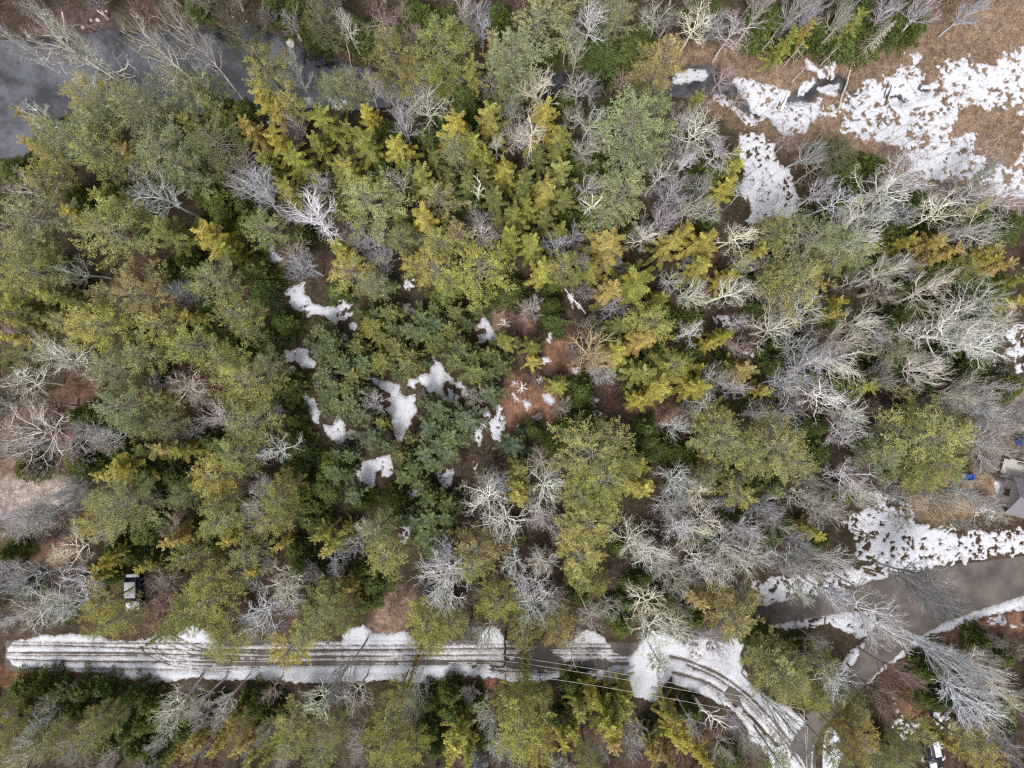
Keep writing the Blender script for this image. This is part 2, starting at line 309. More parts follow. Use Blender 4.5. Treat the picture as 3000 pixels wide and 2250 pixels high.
# (polygon, edge roughness m, hole threshold: bigger = more holes)
SNOW = [
 ([(1972, 236), (1985, 208), (2030, 198), (2068, 202), (2078, 216), (2060, 230), (2000, 240)], .2, 0),
 ([(2152, 228), (2200, 236), (2240, 250), (2262, 247), (2280, 258), (2315, 270), (2300, 290), (2262, 315), (2232, 336), (2212, 322), (2192, 292), (2168, 265)], .35, .1),
 ([(2095, 272), (2130, 280), (2170, 320), (2215, 345), (2232, 350), (2200, 372), (2160, 330), (2120, 312), (2090, 290)], .5, .3),
 ([(2225, 330), (2262, 318), (2296, 300), (2330, 297), (2372, 296), (2398, 315), (2412, 332), (2392, 345), (2375, 360), (2360, 385), (2300, 398), (2275, 380), (2268, 355), (2245, 342)], .4, .05),
 ([(2344, 276), (2352, 250), (2365, 232), (2392, 230), (2393, 242), (2372, 258), (2352, 274)], .3, .1),
 ([(2362, 176), (2385, 190), (2405, 205), (2418, 220), (2405, 228), (2395, 210), (2368, 205)], .3, .1),
 ([(2400, 256), (2430, 247), (2462, 244), (2455, 268), (2445, 286), (2420, 275)], .25, 0),
 ([(2420, 195), (2448, 180), (2445, 200), (2442, 226), (2432, 224), (2434, 205)], .3, .2),
 ([(2470, 300), (2485, 265), (2500, 280), (2498, 310), (2492, 330), (2465, 312)], .3, .2),
 ([(2380, 300), (2400, 285), (2430, 300), (2470, 330), (2480, 350), (2430, 340), (2400, 330)], .5, .5),
 ([(2470, 380), (2478, 350), (2500, 335), (2500, 300), (2508, 285), (2530, 262), (2545, 240), (2575, 235), (2592, 222), (2620, 218), (2640, 208), (2668, 195), (2668, 170), (2650, 160), (2670, 155), (2678, 146), (2692, 158), (2693, 200), (2703, 215), (2704, 248), (2722, 252), (2745, 225), (2748, 195), (2775, 165), (2790, 185), (2830, 160), (2850, 180), (2900, 190), (2960, 148), (3080, 130), (3080, 580), (2960, 575), (2900, 560), (2850, 520), (2800, 530), (2720, 525), (2680, 500), (2640, 430), (2600, 415), (2560, 412), (2520, 400)], .8, .20),
 ([(2165, 395), (2200, 390), (2240, 400), (2270, 425), (2268, 470), (2310, 500), (2330, 560), (2348, 600), (2310, 640), (2260, 638), (2230, 650), (2190, 660), (2205, 610), (2170, 560), (2185, 500), (2160, 440)], .5, .1),
 ([(1990, 435), (2040, 450), (2060, 500), (2020, 520), (1990, 500)], .6, .45),
 (T(5, [(205, 795), (250, 820), (300, 815), (345, 825), (380, 850), (385, 880), (370, 893), (410, 912), (480, 900), (468, 950), (490, 1010), (455, 1030), (452, 1080), (440, 1100), (410, 1130), (395, 1200), (375, 1200), (350, 1150), (345, 1110), (325, 1070), (330, 1040), (285, 995), (330, 960), (300, 935), (325, 910), (315, 880), (250, 855)]), .22, -.2),
 (T(5, [(590, 655), (615, 680), (655, 710), (665, 745), (700, 770), (720, 800), (735, 825), (775, 815), (790, 840), (812, 860), (818, 890), (800, 910), (785, 890), (790, 850), (770, 850), (740, 835), (705, 820), (672, 770), (660, 830), (655, 885), (690, 920), (720, 925), (708, 950), (650, 910), (630, 885), (560, 870), (540, 830), (500, 800), (475, 835), (480, 860), (450, 855), (430, 840), (450, 800), (495, 790), (520, 765), (575, 770), (585, 725), (608, 700)]), .2, -.2),
 (T(5, [(690, 860), (712, 870), (735, 900), (768, 910), (750, 930), (715, 925), (700, 905)]), .15, 0),
 (T(5, [(870, 462), (905, 420), (925, 392), (950, 425), (960, 450), (985, 480), (1005, 530), (1010, 565), (985, 570), (950, 550), (900, 560), (890, 520), (925, 520), (942, 490), (930, 465), (900, 462), (880, 490)]), .22, -.1),
 (T(5, [(860, 1180), (880, 1090), (905, 1085), (945, 1090), (970, 1070), (925, 1030), (905, 990), (940, 990), (985, 1050), (1008, 1030), (1015, 975), (1035, 990), (1030, 1030), (1058, 1070), (1055, 1140), (1030, 1160), (1025, 1215), (990, 1190), (975, 1120), (930, 1110), (905, 1150), (905, 1225), (875, 1200)]), .25, .1),
 (T(5, [(85, 1400), (110, 1360), (150, 1335), (230, 1320), (260, 1300), (312, 1285), (325, 1340), (335, 1395), (300, 1435), (262, 1425), (255, 1385), (225, 1390), (222, 1430), (205, 1495), (175, 1480), (120, 1450)]), .25, -.1),
 (T(5, [(610, 1420), (650, 1385), (700, 1375), (725, 1410), (710, 1475), (660, 1485)]), .3, .2),
 (T(5, [(-20, 290), (20, 272), (70, 318), (45, 345), (68, 375), (40, 412), (-10, 405)]), .3, .2), (T(5, [(50, 445), (85, 430), (98, 450), (85, 480), (60, 475)]), .2, 0), (T(5, [(-10, 510), (30, 520), (60, 570), (20, 565)]), .3, .2),
 (T(4, [(1840, 240), (1900, 200), (1965, 180), (1975, 235), (2015, 300), (2100, 335), (2150, 330), (2230, 345), (2230, 400), (2170, 440), (2120, 395), (2060, 370), (1995, 385), (1990, 350), (1920, 345), (1885, 300), (1885, 260)]), .25, -.05),
 (T(4, [(1848, 620), (1925, 600), (1990, 610), (1998, 660), (2048, 680), (2035, 722), (1960, 725), (1945, 700), (1925, 670), (1860, 685)]), .2, -.1),
 (T(4, [(1938, 878), (1980, 858), (1995, 905), (2040, 950), (2068, 1010), (2062, 1082), (2030, 1065), (2015, 1010), (1965, 970), (1985, 920)]), .2, -.1), (T(4, [(2035, 820), (2072, 815), (2065, 845), (2045, 840)]), .2, 0),
 (T(4, [(2098, 1095), (2160, 1110), (2190, 1030), (2225, 1080), (2240, 1140), (2215, 1232), (2175, 1200), (2120, 1150)]), .2, -.05), (T(5, [(-20, 1150), (60, 1125), (98, 1150), (30, 1180), (10, 1230), (-20, 1230)]), .3, .15),
 (T(5, [(392, 312), (440, 315), (445, 345), (485, 370), (430, 368), (395, 370)]), .3, .1), (T(5, [(1240, 1040), (1275, 1018), (1330, 1078), (1325, 1115), (1290, 1085), (1245, 1060)]), .3, .2),
 (T(5, [(1305, 900), (1345, 890), (1385, 935), (1360, 970), (1315, 920)]), .2, 0), (T(5, [(1295, 512), (1370, 500), (1352, 570), (1312, 555)]), .3, .2), (T(5, [(1288, 645), (1350, 680), (1310, 690)]), .3, .2),
 (T(5, [(1498, 730), (1540, 720), (1535, 765), (1505, 765)]), .25, .2), (T(5, [(1680, 1120), (1740, 1108), (1770, 1160), (1860, 1170), (1852, 1245), (1790, 1215), (1745, 1240), (1690, 1210)]), .5, .4),
 (T(5, [(1605, 900), (1665, 935), (1645, 968), (1612, 950)]), .3, .2), (T(5, [(1898, 1175), (1942, 1180), (1932, 1242), (1905, 1230)]), .3, .3), (T(5, [(1610, 1015), (1700, 1020), (1640, 1045)]), .3, .3), (T(5, [(390, 140), (440, 110), (470, 175), (430, 215), (395, 190)]), .5, .45),
 (T(5, [(1140, 150), (1175, 155), (1192, 195), (1150, 212)]), .3, .3), (T(5, [(1110, 890), (1155, 940), (1130, 942)]), .2, 0), (T(5, [(1180, 945), (1222, 960), (1205, 1002)]), .25, .2), (T(5, [(1150, 1130), (1195, 1130), (1190, 1165), (1160, 1160)]), .3, .2), (T(5, [(640, 355), (690, 358), (640, 378)]), .3, .2),
 (T(5, [(520, 1160), (560, 1180), (545, 1200)]), .2, .1), (T(5, [(1255, 260), (1290, 290), (1285, 340), (1255, 320)]), .4, .4), (T(5, [(1460, 1500 - 1260), (1500, 260), (1560, 330), (1500, 330)]), .4, .4), (T(5, [(430, 1530), (500, 1510), (490, 1550), (445, 1575)]), .35, .3), (T(5, [(850, 1330), (885, 1340), (870, 1380)]), .3, .3),
 (T(1, [(1620, 1540), (1720, 1550), (1760, 1600), (1815, 1660), (1760, 1675), (1690, 1600)]), .45, .3), (T(1, [(1965, 618), (2020, 620), (2005, 680), (1975, 660)]), .2, 0), (T(1, [(2105, 620), (2240, 640), (2260, 700), (2150, 690)]), .5, .4), (T(1, [(1680, 780), (1800, 785), (1795, 830), (1725, 815)]), .4, .35),
 (T(4, [(1700, 25), (1800, -10), (1825, 20), (1730, 65)]), .4, .3), (T(8, [(395, 60), (470, 62), (440, 140), (415, 210), (375, 190)]), .3, .3),
 (T(6, [(200, 395), (300, 388), (332, 440), (315, 475), (230, 430)]), .35, .15), (T(6, [(2060, 480), (2160, 450), (2300, 440), (2300, 580), (2180, 640), (2100, 640), (2140, 570)]), .5, .3), (T(6, [(1990, 690), (2100, 680), (2300, 720), (2120, 770), (2060, 760)]), .6, .5),
 (T(6, [(1245, 1530), (1290, 1545), (1400, 1590), (1480, 1620), (1490, 1680), (1240, 1680)]), .5, .35), (T(6, [(2010, 1450), (2055, 1455), (2082, 1500), (2060, 1560), (2015, 1575), (2035, 1510)]), .2, 0), (T(6, [(2095, 1600), (2150, 1540), (2178, 1560), (2130, 1620)]), .25, .05), (T(6, [(1870, 1650), (1950, 1600), (2100, 1659), (2000, 1700)]), .6, .5),
 (T(6, [(1620, 930), (1800, 955), (1800, 985), (1680, 980)]), .5, .4), (T(6, [(260, 590), (450, 600), (480, 650), (300, 625)]), .5, .45), (T(6, [(1900, 1190), (2040, 1200), (1980, 1240)]), .5, .4), (T(6, [(700, 1500), (860, 1530), (860, 1600), (740, 1590)]), .6, .5),
 (T(9, [(1060, 60), (1180, -20), (1400, 10), (1520, 80), (1700, 100), (2000, 130), (2300, 100), (2300, 250), (2212, 262), (1800, 318), (1600, 350), (1420, 392), (1300, 375), (1220, 340), (1130, 280), (1150, 180)]), .6, .22),
 (T(9, [(440, 480), (620, 430), (900, 390), (1180, 360), (1300, 420), (1280, 432), (1000, 505), (700, 553), (560, 600), (490, 560)]), .5, .3),
 (T(9, [(1140, 360), (1200, 355), (1320, 420), (1250, 440)]), .2, .0),
 (T(9, [(590, 742), (780, 690), (1050, 648), (1160, 612), (1330, 595), (1300, 700), (1150, 830), (1060, 770), (960, 730), (900, 722), (800, 745), (680, 758)]), .35, .15),
 (T(9, [(1172, 1112), (1230, 1030), (1310, 960), (1400, 900), (1500, 830), (1600, 760), (1700, 700), (1900, 636), (2050, 590), (2300, 520), (2300, 590), (2100, 640), (1930, 680), (1840, 705), (1700, 775), (1570, 800), (1500, 900), (1400, 950), (1340, 1000), (1250, 1060), (1208, 1112)]), .22, -.1),
 (T(9, [(1005, 1045), (1060, 940), (1120, 890), (1170, 860), (1165, 920), (1080, 1000), (1020, 1055)]), .25, .1), (T(9, [(1960, 690), (2060, 680), (2110, 700), (2060, 735), (1980, 715)]), .35, .2), (T(9, [(2120, 730), (2170, 740), (2130, 750)]), .2, .1), (T(9, [(2150, 620), (2212, 600), (2212, 625), (2160, 635)]), .3, .2),
 (T(9, [(1370, 1200), (1400, 1300), (1430, 1370), (1540, 1350), (1500, 1400), (1440, 1470), (1380, 1400), (1350, 1300)]), .5, .4), (T(9, [(1640, 1300), (1740, 1350), (1750, 1430), (1660, 1400)]), .5, .4), (T(9, [(1560, 1600), (1680, 1500), (1680, 1600), (1600, 1680)]), .4, .3),
 (T(9, [(-80, 880), (120, 820), (280, 850), (80, 965), (-60, 960)]), .4, .2),
 # junction
 (T(9, [(-60, 950), (80, 958), (180, 905), (262, 862), (330, 805), (400, 850), (372, 900), (380, 990), (415, 1060), (440, 1130), (520, 1180), (610, 1245), (700, 1275), (730, 1310), (812, 1338), (760, 1420), (690, 1510), (660, 1560), (700, 1680), (600, 1680), (560, 1580), (500, 1530), (440, 1480), (425, 1400), (345, 1290), (250, 1240), (180, 1205), (70, 1150), (-20, 1125), (-60, 1100)]), .2, -.15),
 (T(9, [(690, 1540), (770, 1600), (830, 1560), (860, 1480), (905, 1450), (960, 1400), (1010, 1440), (1040, 1560), (1000, 1660), (950, 1720), (700, 1720)]), .3, .1),
 # main road with its verges
 ([(30, 1888), (60, 1878), (100, 1870), (135, 1862), (285, 1861), (330, 1880), (385, 1886), (430, 1872), (470, 1860), (520, 1862), (545, 1840), (565, 1832), (610, 1855), (635, 1888), (680, 1896), (740, 1890), (960, 1886), (1000, 1884), (1018, 1840), (1065, 1832), (1090, 1857), (1140, 1857), (1185, 1850), (1220, 1882), (1300, 1890), (1400, 1890), (1412, 1860), (1432, 1838), (1460, 1846), (1480, 1870), (1492, 1896), (1600, 1900), (1670, 1895), (1692, 1862), (1712, 1848), (1745, 1856), (1768, 1872), (1800, 1915), (1850, 1925), (1900, 1860), (1960, 1860), (2030, 1905), (2000, 1960), (1960, 1985), (1935, 2020), (1945, 2060), (1900, 2050), (1875, 2042), (1858, 2035), (1845, 1995), (1827, 1984), (1790, 1999), (1768, 1994), (1745, 1979), (1700, 1982), (1655, 1981), (1610, 1986), (1580, 1996), (1542, 1994), (1500, 1996), (1452, 1984), (1400, 1984), (1330, 1974), (1310, 1988), (1240, 2002), (1200, 1998), (1136, 1988), (1000, 1997), (904, 2000), (814, 1993), (750, 1990), (640, 1990), (600, 1984), (542, 1986), (500, 1994), (470, 1990), (445, 2015), (410, 2012), (420, 1998), (470, 1984), (384, 1990), (350, 1986), (316, 1982), (290, 1972), (262, 1968), (126, 1965), (59, 1960), (35, 1945), (22, 1920)], .22, -.25),
]
NOSNOW = [  # bare cover inside snowy areas (polygon, roughness)
 ([(2840, 300), (2880, 305), (2900, 330), (2960, 300), (3010, 350), (3000, 450), (2960, 480), (2900, 480), (2860, 440), (2850, 400), (2790, 390), (2790, 350), (2820, 320)], 1.3),
 ([(1520, 1903), (1600, 1898), (1625, 1915), (1660, 1940), (1780, 1925), (1795, 1958), (1740, 1968), (1640, 1972), (1560, 1966), (1470, 1958), (1380, 1950), (1500, 1945)], .5),
 (T(5, [(385, 880), (400, 850), (440, 840), (470, 860), (460, 890), (420, 910)]), .2),
 (T(9, [(822, 1318), (965, 1318), (905, 1425), (850, 1492), (828, 1560), (775, 1600), (690, 1512)]), .1),
 (T(9, [(290, 1140), (355, 1150), (360, 1200), (385, 1250), (350, 1275), (268, 1190)]), .25),
 ([(1395, 1955), (1480, 1962), (1700, 1972), (1700, 1976), (1450, 1968)], .2),
]
ASPHALT = [
 [(18, 1878), (1500, 1880), (1850, 1888), (1990, 1885), (2110, 1838), (2253, 1771), (2316, 1751), (2452, 1731), (2579, 1694), (2655, 1676), (2769, 1663), (3000, 1631), (3900, 1500), (3900, 1640), (3000, 1744), (2859, 1789), (2769, 1821), (2678, 1875), (2588, 1952), (2533, 2005), (2470, 2070), (2434, 2100), (2400, 2150), (2385, 2180), (2420, 2700), (2300, 2700), (2310, 2200), (2260, 2150), (2200, 2090), (2120, 2040), (2040, 1995), (1960, 1975), (1850, 1968), (1500, 1965), (18, 1962)],
]
ISLAND = [(2120, 1870), (2250, 1835), (2350, 1815), (2475, 1793), (2510, 1778), (2590, 1772), (2570, 1820), (2530, 1890), (2470, 1960), (2455, 1975), (2400, 2060), (2370, 2100), (2330, 2090), (2270, 2060), (2200, 2000), (2120, 1940), (2036, 1930)]
# dark wheel tracks through the snow: (points px, half width m)
TR = []
for y, w, a in ((1889, .05, 2), (1902, .13, 3), (1909, .03, 2), (1921, .10, 3), (1930, .03, 2), (1941, .17, 4), (1947, .08, 2)):
    TR.append(([(x, y + a * math.sin(x * .004 + y) + (1925 - y) * .0) for x in range(640, 1860, 60)], w))
for y, w in ((1876, .06), (1890, .07), (1908, .11), (1914, .04), (1929, .08), (1955, .05)):
    TR.append(([(x, y + 3 * math.sin(x * .006 + y * 2) + (x + 40) * (.018 if y > 1920 else .02)) for x in range(-40, 700, 60)], w))
for k in (0, 1.3, 3, 4.3):
    TR.append((smooth_line([(378 + 9 * k, 1815 + 2 * k), (392 + 10 * k, 1862 - 2 * k), (425 + 8 * k, 1910 - 4 * k), (490, 1945 - 7 * k), (600, 1960 - 7 * k), (760, 1955 - 5 * k)]), .05))
for k in (0, 2, 3.4):
    TR.append((smooth_line([(432 + 9 * k, 1808), (455 + 9 * k, 1850 - 2 * k), (505 + 8 * k, 1893 - 6 * k), (600, 1925 - 7 * k), (740, 1935 - 6 * k), (900, 1925 - 3 * k)]), .07))
t9 = lambda p: T(9, p)
TR += [(smooth_line(t9([(-80, 935), (30, 962), (150, 1010), (260, 1065), (400, 1165), (500, 1262), (600, 1370), (700, 1490), (780, 1600), (830, 1720)])), .15),
       (smooth_line(t9([(30, 990), (150, 1040), (250, 1092), (390, 1190), (490, 1290), (590, 1400), (690, 1520), (770, 1640)])), .09),
       (smooth_line(t9([(250, 1098), (385, 1205), (480, 1305), (570, 1405), (670, 1530)])), .06),
       (smooth_line(t9([(-60, 1040), (60, 1072), (150, 1105), (260, 1165), (360, 1245), (440, 1320), (540, 1430), (620, 1520)])), .14),
       (smooth_line(t9([(0, 1060), (100, 1098), (220, 1165), (340, 1262), (430, 1350), (510, 1440)])), .05),
       (smooth_line(t9([(400, 1290), (470, 1360), (540, 1440)])), .22)]
for x, w in ((868, .22), (888, .14), (905, .18), (850, .0)):
    if w: TR.append((smooth_line(t9([(x + 5, 1440), (x - 8, 1520), (x - 12, 1600), (x - 10, 1700)])), w))
TR += [(smooth_line(t9([(800, 1560), (805, 1620), (815, 1700)])), .2), (smooth_line(t9([(830, 1570), (822, 1620), (825, 1700)])), .12), (smooth_line(t9([(1180, 385), (1250, 410)])), .12), (smooth_line(t9([(1165, 362), (1300, 400)])), .08)]
FOOT = [smooth_line(t9(p)) for p in ([(60, 1010), (180, 1070), (270, 1130)], [(360, 1180), (430, 1260)], [(740, 1400), (770, 1470)], [(560, 1320), (640, 1420)], [(100, 1080), (180, 1105)])]

COVER = [  # (polygon, colour, soft edge m)
 ([(1950, 120), (2200, 130), (2400, 180), (2550, 120), (2700, 40), (2800, -20), (3900, -200), (3900, 640), (2960, 600), (2500, 500), (2330, 430), (2200, 400), (2000, 300)], (0.225, 0.162, 0.118), 3.0),
 ([(-50, 1395), (200, 1395), (255, 1420), (265, 1470), (180, 1490), (-50, 1520)], (0.32, 0.275, 0.24), 1.2),
 (T(4, [(460, 760), (640, 780), (640, 960), (560, 1020), (400, 1000), (330, 900)]), (0.22, 0.135, 0.095), 1.0),
 (T(4, [(0, 950), (500, 980), (500, 1400), (0, 1400)]), (0.22, 0.14, 0.12), 2.0),
 (T(7, [(100, 200), (500, 180), (580, 330), (400, 330), (150, 300)]), (0.20, 0.12, 0.09), 1.5),
 (T(7, [(-60, 1000), (300, 1020), (560, 1040), (700, 1075), (900, 1070), (1040, 1080), (900, 1110), (500, 1120), (100, 1140), (-60, 1130)]), (0.22, 0.115, 0.07), 1.0),
 (T(8, [(300, 480), (480, 450), (480, 620), (420, 780), (300, 790), (170, 770), (200, 680)]), (0.24, 0.17, 0.13), 1.2),
 (T(8, [(640, 1110), (740, 1050), (1010, 1070), (980, 1130), (700, 1130)]), (0.20, 0.10, 0.07), .8),
 (T(5, [(1000, 330), (1200, 310), (1240, 480), (1100, 530), (1000, 500)]), (0.26, 0.17, 0.14), 1.0),
 (T(5, [(1080, 750), (1500, 900), (1460, 1050), (1330, 1120), (1060, 1180), (1040, 960)]), (0.24, 0.13, 0.09), 1.2),
 (T(5, [(1600, 750), (1850, 780), (2000, 960), (2212, 1000), (2212, 1150), (1900, 1060), (1720, 960)]), (0.22, 0.12, 0.085), 1.2),
 (T(5, [(1300, 540), (1500, 520), (1500, 740), (1330, 720)]), (0.22, 0.12, 0.08), 1.0),
 (T(6, [(1700, 1350), (2000, 1400), (2200, 1380), (2300, 1680), (1400, 1680), (1500, 1560)]), (0.27, 0.19, 0.12), 2.0),
 (T(6, [(2000, 850), (2300, 850), (2300, 1400), (1900, 1400), (1850, 1250)]), (0.25, 0.22, 0.19), 2.0),
 (T(9, [(1500, 900), (1900, 700), (2212, 620), (2212, 780), (1800, 760), (1560, 900), (1600, 1350), (1450, 1340), (1250, 1160), (1350, 1010)]), (0.20, 0.11, 0.075), 1.0),
 (T(4, [(1050, 700), (1420, 720), (1430, 950), (1250, 960), (1060, 900)]), (0.15, 0.075, 0.05), 1.5),
 (T(1, [(300, 20), (700, 60), (800, 180), (1600, 180), (1900, 80), (2000, 300), (1800, 240), (900, 230), (400, 240), (100, 260)]), (0.10, 0.075, 0.07), 1.2),
]
WATER_M = [gm(p) for p in WATER]; ASPH_M = [gm(p) for p in ASPHALT]; ISL_M = gm(ISLAND)

# ------------------------------------------------------------------ ground
def axis(lo, hi, step, far):
    a = list(np.arange(lo, hi + 1e-6, step)); s = step; l = [lo]; 
    while l[-1] > -far: s *= 1.5; l.append(l[-1] - s)
    s = step; r = [a[-1]]
    while r[-1] < far: s *= 1.5; r.append(r[-1] + s)
    return np.array(sorted(l[1:]) + a + r[1:])
gx = axis(-74, 74, 0.33, 2500); gy = axis(-58, 58, 0.33, 2500)
GX, GY = np.meshgrid(gx, gy)
wsd = np.full(GX.shape, -1e9)
for p in WATER_M: wsd = np.maximum(wsd, sdf_poly(GX, GY, p))
wsd = wsd + 0.35 * fbm(GX, GY, .9, 3)
GZ = 0.10 * fbm(GX, GY, .12, 3) + 0.05 * fbm(GX, GY, .9, 3)
rsd = np.maximum(sdf_poly(GX, GY, ASPH_M[0]), -1e9); rsd = np.minimum(rsd, -sdf_poly(GX, GY, ISL_M))
GZ = np.where(rsd > -0.6, GZ * np.clip(-rsd / .6, 0, 1) - 0.05 * np.clip((rsd + .6) / .6, 0, 1), GZ)
GZ = np.where(wsd > -1.4, GZ - 0.55 * np.clip((wsd + 1.4) / 1.6, 0, 1) ** 1.5 * 1.3, GZ)
GZ = np.maximum(GZ, -0.9)
far = np.clip((np.hypot(GX, GY) - 100) / 1500, 0, 1); GZ = GZ + far * 25 * (0.6 + 0.4 * fbm(GX, GY, .002, 3))
n1 = (fbm(GX, GY, .10, 3) * .5 + .5)[..., None]
base = np.array([0.072, 0.045, 0.036]) * (1 - n1) + np.array([0.062, 0.058, 0.034]) * n1
for poly, c, soft in COVER:
    s = sdf_poly(GX, GY, gm(poly)) + soft * 0.7 * fbm(GX + 31, GY, .45, 4)
    f = np.clip(s / soft + .5, 0, 1)[..., None]
    base = base * (1 - f) + np.array(c) * f
base = base * (1 + .38 * fbm(GX + 5, GY + 3, .35, 4))[..., None] * (1 + .15 * fbm(GX, GY + 40, .12, 2))[..., None]
# mud and leaves at the water's edge
f = np.clip((wsd + 0.9) / .9, 0, 1)[..., None]; base = base * (1 - f) + np.array([0.05, 0.042, 0.04]) * f
ny, nx = GX.shape
V = np.stack([GX, GY, GZ], -1).reshape(-1, 3)
ii = (np.arange(ny - 1)[:, None] * nx + np.arange(nx - 1)[None, :]).reshape(-1)
Q = np.stack([ii, ii + 1, ii + nx + 1, ii + nx], -1)
me = mesh_from('ground', V, quads=Q, mat=M_GROUND, smooth=True)
ca = me.color_attributes.new('cover', 'FLOAT_COLOR', 'POINT')
ca.data.foreach_set('color', np.concatenate([base.reshape(-1, 3), np.ones((ny * nx, 1))], 1).astype(np.float32).ravel())
ground = link(bpy.data.objects.new('ground', me)); tag(ground, 'forest floor of leaf litter, marsh grass and mud', kind='structure')
def gz(x, y):
    i = min(max(np.searchsorted(gx, x) - 1, 0), nx - 2); j = min(max(np.searchsorted(gy, y) - 1, 0), ny - 2)
    return float(GZ[j:j + 2, i:i + 2].mean())
def wat(x, y): 
    i = min(max(np.searchsorted(gx, x) - 1, 0), nx - 2); j = min(max(np.searchsorted(gy, y) - 1, 0), ny - 2); return float(wsd[j, i])
def rod(x, y):
    i = min(max(np.searchsorted(gx, x) - 1, 0), nx - 2); j = min(max(np.searchsorted(gy, y) - 1, 0), ny - 2); return float(rsd[j, i])

# water: still dark creek under a skin of ice
def watermat():
    m, n, l = newmat('creek_water')
    o = n.new('ShaderNodeOutputMaterial'); tc = n.new('ShaderNodeTexCoord')
    nz = n.new('ShaderNodeTexNoise'); nz.inputs['Scale'].default_value = 0.22; nz.inputs['Detail'].default_value = 9; nz.inputs['Roughness'].default_value = .62; l.new(tc.outputs['Object'], nz.inputs['Vector'])
    cr = n.new('ShaderNodeValToRGB'); e = cr.color_ramp.elements
    e[0].position = 0.43; e[0].color = (0.012, 0.011, 0.012, 1); e[1].position = 0.58; e[1].color = (0.070, 0.073, 0.088, 1)
    l.new(nz.outputs['Fac'], cr.inputs[0])
    p = n.new('ShaderNodeBsdfPrincipled'); l.new(cr.outputs[0], p.inputs['Base Color'])
    p.inputs['Roughness'].default_value = 0.04; p.inputs['IOR'].default_value = 1.95
    n2 = n.new('ShaderNodeTexNoise'); n2.inputs['Scale'].default_value = 1.5; n2.inputs['Detail'].default_value = 3; l.new(tc.outputs['Object'], n2.inputs['Vector'])
    b = n.new('ShaderNodeBump'); b.inputs['Strength'].default_value = 0.06; b.inputs['Distance'].default_value = 0.05
    l.new(n2.outputs['Fac'], b.inputs['Height']); l.new(b.outputs[0], p.inputs['Normal']); l.new(p.outputs[0], o.inputs[0])
    return m
M_WATER = watermat()
wv = [(-100, -5, -.42), (75, -5, -.42), (75, 60, -.42), (-100, 60, -.42)]
# the sheet lies under the terrain and shows only where the bed dips below it
x0, x1 = G(-880, 0)[0], G(2760, 0)[0]; y0, y1 = G(0, 470)[1], G(0, 60)[1]
water = pyobj('creek_water', [(x0, y0, -.42), (x1, y0, -.42), (x1, y1, -.42), (x0, y1, -.42)], [(0, 1, 2, 3)], M_WATER)
tag(water, 'still dark creek water with a skin of ice', kind='structure')

# ------------------------------------------------------------------ road and snow as fine sheets
def sheet(name, xs, ys, Z, mask, mat, depth=None):
    X, Y = np.meshgrid(xs, ys); nyy, nxx = X.shape
    cell = mask[:-1, :-1] | mask[1:, :-1] | mask[:-1, 1:] | mask[1:, 1:]
    jj, kk = np.nonzero(cell); b = jj * nxx + kk
    Q = np.stack([b, b + 1, b + nxx + 1, b + nxx], -1)
    used = np.unique(Q); remap = np.full(nxx * nyy, -1); remap[used] = np.arange(len(used))
    V = np.stack([X, Y, Z], -1).reshape(-1, 3)[used]
    me = mesh_from(name, V, quads=remap[Q], mat=mat, smooth=True)
    if depth is not None:
        a = me.attributes.new('depth', 'FLOAT', 'POINT'); a.data.foreach_set('value', depth.reshape(-1)[used].astype(np.float32))
    return link(bpy.data.objects.new(name, me))
xs = np.arange(-78, 78, 0.4); ys = np.arange(-60, -14, 0.4); X, Y = np.meshgrid(xs, ys)
rs = np.minimum(sdf_poly(X, Y, ASPH_M[0]), -sdf_poly(X, Y, ISL_M)) + 0.15 * fbm(X, Y, .8, 2)
road = sheet('road', xs, ys, np.where(rs > 0, 0.02, 0.02 + np.clip(rs, -.6, 0) * .35), rs > -.5, M_ROAD)
tag(road, 'narrow asphalt roads meeting at a wooded junction', kind='structure')

STEP = 0.125
SX = np.arange(-66, 66, STEP); SY = np.arange(-50, 50, STEP)
FX, FY = np.meshgrid(SX, SY); F = np.full(FX.shape, -9.0)
NH = fbm(FX, FY, 1.7, 4); NE = fbm(FX + 50, FY + 20, 1.7, 4); NBIG = fbm(FX, FY, .3, 3); NF = fbm(FX + 9, FY + 70, 4.0, 3)
def sub(pts, m):
    a = np.array(pts); i0, i1 = np.searchsorted(SX, [a[:, 0].min() - m, a[:, 0].max() + m]); j0, j1 = np.searchsorted(SY, [a[:, 1].min() - m, a[:, 1].max() + m])
    return slice(j0, j1), slice(i0, i1)
for poly, rough, hole in SNOW:
    P = gm(poly); s = sub(P, 2.0)
    if FX[s].size == 0: continue
    d = sdf_poly(FX[s], FY[s], P)
    f = d + .12 + rough * 1.2 * NE[s] + .16 * NF[s]
    f = np.minimum(f, (-(hole - .45) + NH[s] * .8 + NF[s] * .6 + NBIG[s] * .25) * 1.2 + np.clip(-hole, 0, 1) * 2)
    F[s] = np.maximum(F[s], f)
for poly, rough in NOSNOW:
    P = gm(poly); s = sub(P, 2.0); F[s] = np.minimum(F[s], -(sdf_poly(FX[s], FY[s], P) + rough * NE[s]))
for pts, w in TR:
    P = gm(pts); s = sub(P, .8)
    if FX[s].size == 0: continue
    d = dist_line(FX[s], FY[s], P)
    F[s] = np.minimum(F[s], (d - w * (1 + .7 * NBIG[s]) - .07 * NE[s]) * 1.2)
for pts in FOOT:
    P = gm(pts); s = sub(P, .8); d = dist_line(FX[s], FY[s], P)
    F[s] = np.minimum(F[s], np.where(NH[s] > .15, d - .12, 9))
